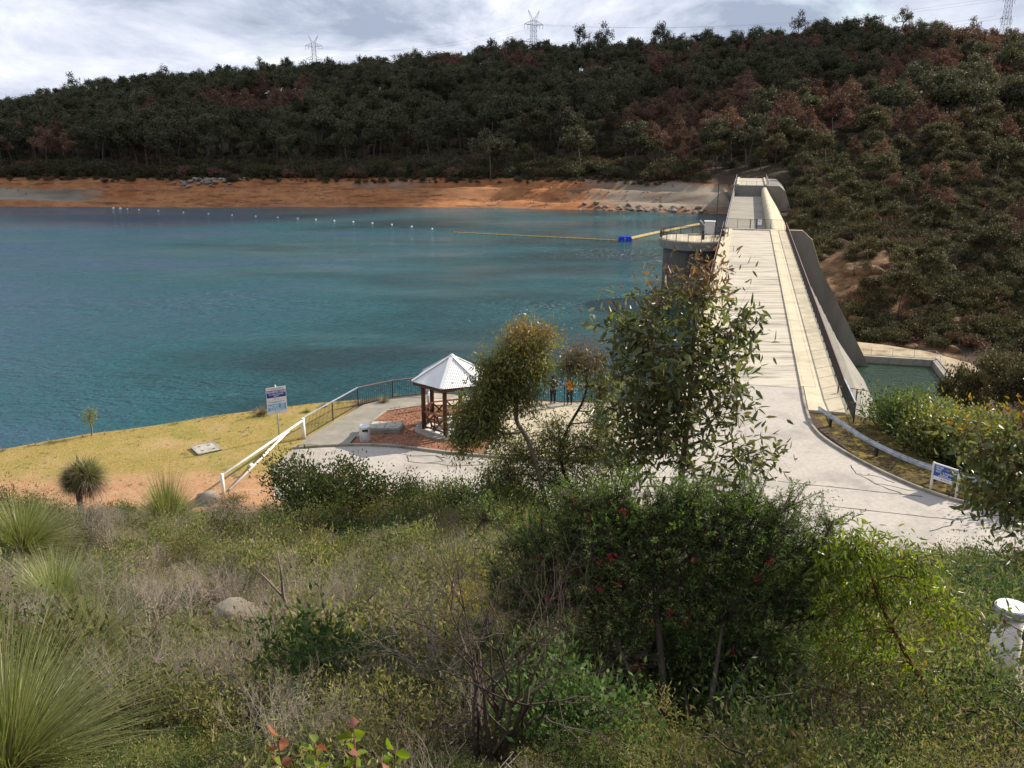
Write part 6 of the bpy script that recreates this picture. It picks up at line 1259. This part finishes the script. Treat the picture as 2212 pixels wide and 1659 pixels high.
p = at(50, 1190, 18.5); grass_tree('bright leafy grass tree at the left edge of the picture', gp(p.x, 18.5), 1.6, 2000, p.z-ground(p.x, 18.5)+.1, .014, 59, .3, up=0)
p = at(120, 1290, 13.0); grass_tree('yellowish grass clump below the left-edge grass tree', gp(p.x, 13.0), 1.2, 1300, .3, .010, 61, .3, up=.25)
p = at(195, 1370, 10.2); grass_tree('low spreading yellow grass clump right of the left-edge clumps', gp(p.x, 10.2), 1.05, 900, .2, .009, 63, .25, up=.1)
# ---------------------------------------------------------------- broad-leaved seedlings at the very bottom
def seedling(label, loc, pts, n, L, W, mats, seed):
    r = empty('seedling', loc, label, 'seedling'); r2 = np.random.default_rng(seed); lm = []
    for mt in mats:
        V, F = leaves_np(np.zeros((1, 3)), np.array([[0, 0, 1.]]), 1.0, W/L, .3, .25); lm.append(mesh_np('leaf', [(V, F, 0)], [mt], True))
    for (a, c) in pts:
        a, c = Vector(a)-Vector(loc), Vector(c)-Vector(loc); MB().tube([a, a.lerp(c, .5)+Vector((.01, 0, .0)), c], [.006, .005, .003], 6).build('stem', M['bark_red'], r, True)
        for k in range(n):
            f = .55+.45*k/(n-1); p = a.lerp(c, f); an = k*2.4+r2.uniform(-.3, .3); d = Vector((math.cos(an), math.sin(an), r2.uniform(-.1, .8))).normalized()
            o = obj('leaf', lm[int(r2.random()**1.6*len(mats))], r, p); o.rotation_euler = d.to_track_quat('Z', 'Y').to_euler(); s = L*r2.uniform(.65, 1.1)*(1.1-.3*f); o.scale = (s, s, s)
BL = [M['broad_leaf'], M['broad_leaf'], M['broad_red']]
for dx0, dx1, dy1, mats, lab in ((610, 600, 1590, BL[::-1], 'copper red broad-leaved seedling at the bottom edge'), (690, 680, 1605, BL, 'broad-leaved seedling with lime leaves at the bottom edge'), (762, 764, 1572, BL, 'tallest broad-leaved seedling with a red bud tip'), (850, 852, 1620, BL, 'rightmost broad-leaved seedling with lime and copper leaves')):
    Y = 3.4; p0 = at(dx0, 1740, Y); p1 = at(dx1, dy1, Y); gl_ = ground(p0.x, Y); p0.z = gl_; seedling(lab, p0, [(p0, p1)], 15, .115, .065, mats, dx0)
# ---------------------------------------------------------------- dead branch, leaning
br = empty('dead_branch', gp(at(655, 1410, 9.3).x, 9.3), 'forked bare dead branch leaning out of the heath left of the bare bush', 'dead branch'); o0 = Vector(br.location)
q = [at(655, 1410, 9.3), at(640, 1350, 9.3), at(612, 1290, 9.25), at(607, 1240, 9.2), at(600, 1190, 9.2)]; MB().tube([p-o0 for p in q], [.032, .028, .02, .013, .005], 6).build('limb', M['bark'], br, True)
q = [at(612, 1290, 9.25), at(575, 1250, 9.3), at(548, 1225, 9.3)]; MB().tube([p-o0 for p in q], [.016, .011, .004], 6).build('side_limb', M['bark'], br, True)
# ---------------------------------------------------------------- heath over the whole slope
HE = []
for k in range(6): HE.append(('green', split_parts('h', *B(400+k, .5, .46, ('heath', 'heath_dark', 'heath', 'heath', 'heath_dark', 'heath')[k], stem='twig_brown', nstem=60, nleaf=1700+120*k, L=(.05, .04, .065, .035, .055, .045)[k], W=(.017, .013, .018, .016, .022, .012)[k], up=.35, fuzz=.085, extra=(M['heath_yellow'], 18, .03, .012) if k == 3 else None))))
for k in range(4): HE.append(('dead', [mesh_np('twigs', [twigs_ch(420+k, .6, .72, 16, 4, .0075)], [M['twig_grey'] if k != 2 else M['twig_brown']])]))
for k in range(3): HE.append(('tuft', [mesh_np('blades', [blades_ch(440+k, 150, .42, .006, .8, 3, .8, .06, 0, .1)], [M['grass_dry'] if k else M['grass_blade']])]))
for k in range(2): HE.append(('yellow', split_parts('h', *B(450+k, .4, .35, 'heath_yellow', stem='twig_brown', nstem=40, nleaf=1000, L=.03, W=.009, up=.9))))
HL = {'green': ('heath_shrub', 'low olive green heath shrub on the scrubby slope below the lookout', 'shrub', 'olive heath shrubs on the slope'), 'dead': ('dead_shrub', 'small grey leafless shrub tangled in the heath on the slope', 'dead shrub', 'grey dead shrubs on the slope'), 'tuft': ('grass_clump', 'small straw-coloured grass clump among the heath on the slope', 'grass clump', 'grass clumps on the slope'), 'yellow': ('yellow_heath', 'small mustard yellow heath shrub on the scrubby slope', 'shrub', 'yellow heath shrubs on the slope')}
r_ = np.random.default_rng(55); HP = []
tri = 0; pos = []
n = 14000; y = 3.3+33*r_.random(n)**1.25; x = r_.uniform(-.74, .74, n)*y; fo = foot_y(x)
ok = (y < fo+.6*np.where(x < -8, 2.2, .3)) & (y < np.where(x > 8, fo-1.0, 99)) & ~((x > 3.2) & (y < 12) & (np.hypot(x-6.1, y-9.5) < 1.0))
ok &= ~((np.abs(x+4.25) < .75) & (y > 10.6) & (y < 12.9)); ok &= ~((np.abs(x-5.75) < 1.0) & (y > 7.9) & (y < 10.4))
for hx, hy, hr in HERO: ok &= np.hypot((x-hx*y/hy)*1.15, (y-hy)*np.where(y < hy, .42, 1.0)) > hr
x, y = x[ok], y[ok]; cell = {}; res = []
for i in range(len(x)):
    d = .37+.012*y[i]; k = (int(x[i]//.5), int(y[i]//.5)); good = True
    for a in (-1, 0, 1):
        for c in (-1, 0, 1):
            for j in cell.get((k[0]+a, k[1]+c), ()):
                if (x[i]-x[j])**2+(y[i]-y[j])**2 < d*d: good = False
    if good: cell.setdefault(k, []).append(i); res.append(i)
x, y = x[res], y[res]; z = height(x, y); nn = len(x)
gz_ = fbm(x*.35, y*.35, 81, 3); u = r_.random(nn); typ = np.where(u+gz_*.8 < .46, r_.integers(0, 6, nn), np.where(u < .82, 6+r_.integers(0, 4, nn), np.where(u < .945, 10+r_.integers(0, 3, nn), 13+r_.integers(0, 2, nn))))
sc = r_.uniform(.7, 1.45, nn)**1.35*(.85+.024*y); sc = sc*np.where(y < 5.0, .72, 1.0)*np.where((x < -7) & (y > 30), .55, 1.0); typ = np.where((typ >= 6) & (typ < 10) & (y < 7.5) & (r_.random(nn) < .6), r_.integers(0, 6, nn), typ); rz = r_.uniform(0, 6.28, nn); single = np.zeros(nn, bool); order = np.argsort(-(sc/np.hypot(x, y))); cntk = {}
for i in order:
    kd = HE[typ[i]][0]
    if cntk.get(kd, 0) < (240 if kd == 'green' else 150): single[i] = True; cntk[kd] = cntk.get(kd, 0)+1
for i in np.where(single)[0]:
    kd, parts = HE[typ[i]]; nm, lab, cat, grp = HL[kd]; loc = (x[i], y[i], z[i]-.03)
    if len(parts) == 1: tag(obj(nm, parts[0], None, loc, (0, 0, rz[i]), sc[i]), lab, cat, grp)
    else:
        r = empty(nm, loc, lab, cat, grp, rz[i]); r.scale = (sc[i], sc[i], sc[i]*1.08)
        for me in parts: obj(me.name.split('.')[0], me, r)
HJ = [h[1][0] if len(h[1]) == 1 else join_np('heath', h[1]) for h in HE]
i = ~single; scatter('undergrowth', HJ, np.stack([x, y, z-.03], 1)[i], rz[i], sc[i], typ[i], 'tangled low heath and dead twigs covering the slope between the larger shrubs', 'undergrowth')
n = 1500; y = 3.0+8*r_.random(n)**1.3; x = r_.uniform(-.72, .72, n)*y; ok = ~((np.abs(x-5.75) < 1.0) & (y > 7.9) & (y < 10.4)); x, y = x[ok], y[ok]; tp = np.where(r_.random(len(x)) < .72, r_.integers(0, 6, len(x)), r_.integers(10, 13, len(x)))
scatter('ground_herbs', HJ, np.stack([x, y, height(x, y)-.02], 1), r_.uniform(0, 6.28, len(x)), r_.uniform(.18, .5, len(x)), tp, 'small herbs and seedlings filling the ground between the shrubs', 'herbs')
# litter of fallen leaves and sticks under the scrub
n = 16000; y = 3.2+31*r_.random(n)**1.8; x = r_.uniform(-.72, .72, n)*y; ok = y < foot_y(x)+.3; x, y = x[ok], y[ok]; P = np.stack([x, y, height(x, y)+.015], 1)
V, F = leaves_np(P, rdir(len(P))*[1, 1, .35]+[0, 0, .15], r_.uniform(.03, .09, len(P))*(1+.03*y), .02*(1+.02*y.mean()), simple=True); S_ = r_.permutation(len(P))[:2600]; d = rdir(len(S_))*[1, 1, .22]
V2, F2 = tubes_np(P[S_], P[S_]+d*r_.uniform(.1, .45, len(S_))[:, None]+[0, 0, .03], np.full(len(S_), .005), np.full(len(S_), .003), 3)
tag(obj('leaf_litter', mesh_np('leaf_litter', [(V, F, 0), (V2, F2, 1)], [M['litter'], M['twig_grey']])), 'fallen leaves and sticks littering the ground under the scrub', 'leaf litter', kind='stuff')
# short turf and dry stalks on the lake bank
n = 11000; x = r_.uniform(-33, -9.6, n); y = r_.uniform(37, 52.5, n); o_, _i = plat_dist(x, y); m = fbm(x*.35, y*.35, 83, 3); ok = (o_ < .8) & (y+m*2.5 > 41.8+.10*(x+12)*(x < -12)) & ~((x > -11.8+.34*(y-44)) & (y > 43.5)); x, y = x[ok], y[ok]; P = np.stack([x, y, height(x, y)], 1)
V, F = leaves_np(P, rdir(len(P), 1.3), r_.uniform(.03, .085, len(P)), .03, simple=True); tag(obj('bank_grass', mesh_np('bank_grass', [(V, F, 0)], [leafm('turf', [(.20, .19, .055), (.31, .25, .08), (.40, .30, .12), (.48, .38, .20)], .7, .2, .05, .2)])), 'short yellow-green turf on the bank above the lake', 'grass', kind='stuff')
n = 2600; x = r_.uniform(-30, -9.5, n); y = r_.uniform(34.5, 45, n); P = np.stack([x, y, height(x, y)+.01], 1); V, F = leaves_np(P, rdir(len(P))*[1, 1, .4], r_.uniform(.03, .09, len(P)), .03, simple=True)
tag(obj('dirt_litter', mesh_np('dirt_litter', [(V, F, 0)], [leafm('dry_bits', [(.30, .18, .10), (.42, .28, .17), (.48, .36, .24), (.2, .12, .07)], .8, 0, .05, .1)])), 'dry bits and pebbles scattered over the orange dirt', 'litter', kind='stuff')

# rough tufts: along the brow above the water and dotted over the bank
TM = [mesh_np('blades', [blades_ch(470+k, 60, .34, .012, .7, 3, .9, .07, 0, .1)], [M['grass_dry'] if k != 1 else M['grass_blade']]) for k in range(3)]
E_ = PLAT[2:13]
for k in range(46):
    i = int(r_.integers(0, len(E_)-1)); f = r_.random(); x = E_[i][0]+(E_[i+1][0]-E_[i][0])*f+r_.normal()*.3; y = E_[i][1]+(E_[i+1][1]-E_[i][1])*f-abs(r_.normal())*.35
    tag(obj('grass_tuft', TM[k % 3], None, (x, y, ground(x, y)-.02), (0, 0, r_.uniform(0, 6)), r_.uniform(.35, 1.0)), 'rough little grass tuft on the brow of the bank above the water', 'grass tuft', 'grass tufts along the brow of the bank')
n = 700; x = r_.uniform(-32, -9.8, n); y = r_.uniform(37.5, 52, n); o_, _i = plat_dist(x, y); ok = (o_ < .3) & ~((x > -11.8+.34*(y-44)) & (y > 43.5)) & (fbm(x*.3, y*.3, 87, 3) > -.05); x, y = x[ok], y[ok]
scatter('bank_tufts', TM, np.stack([x, y, height(x, y)-.01], 1), r_.uniform(0, 6, len(x)), r_.uniform(.18, .5, len(x)), r_.integers(0, 3, len(x)), 'thin dry tufts dotted over the bank turf and dirt', 'grass')
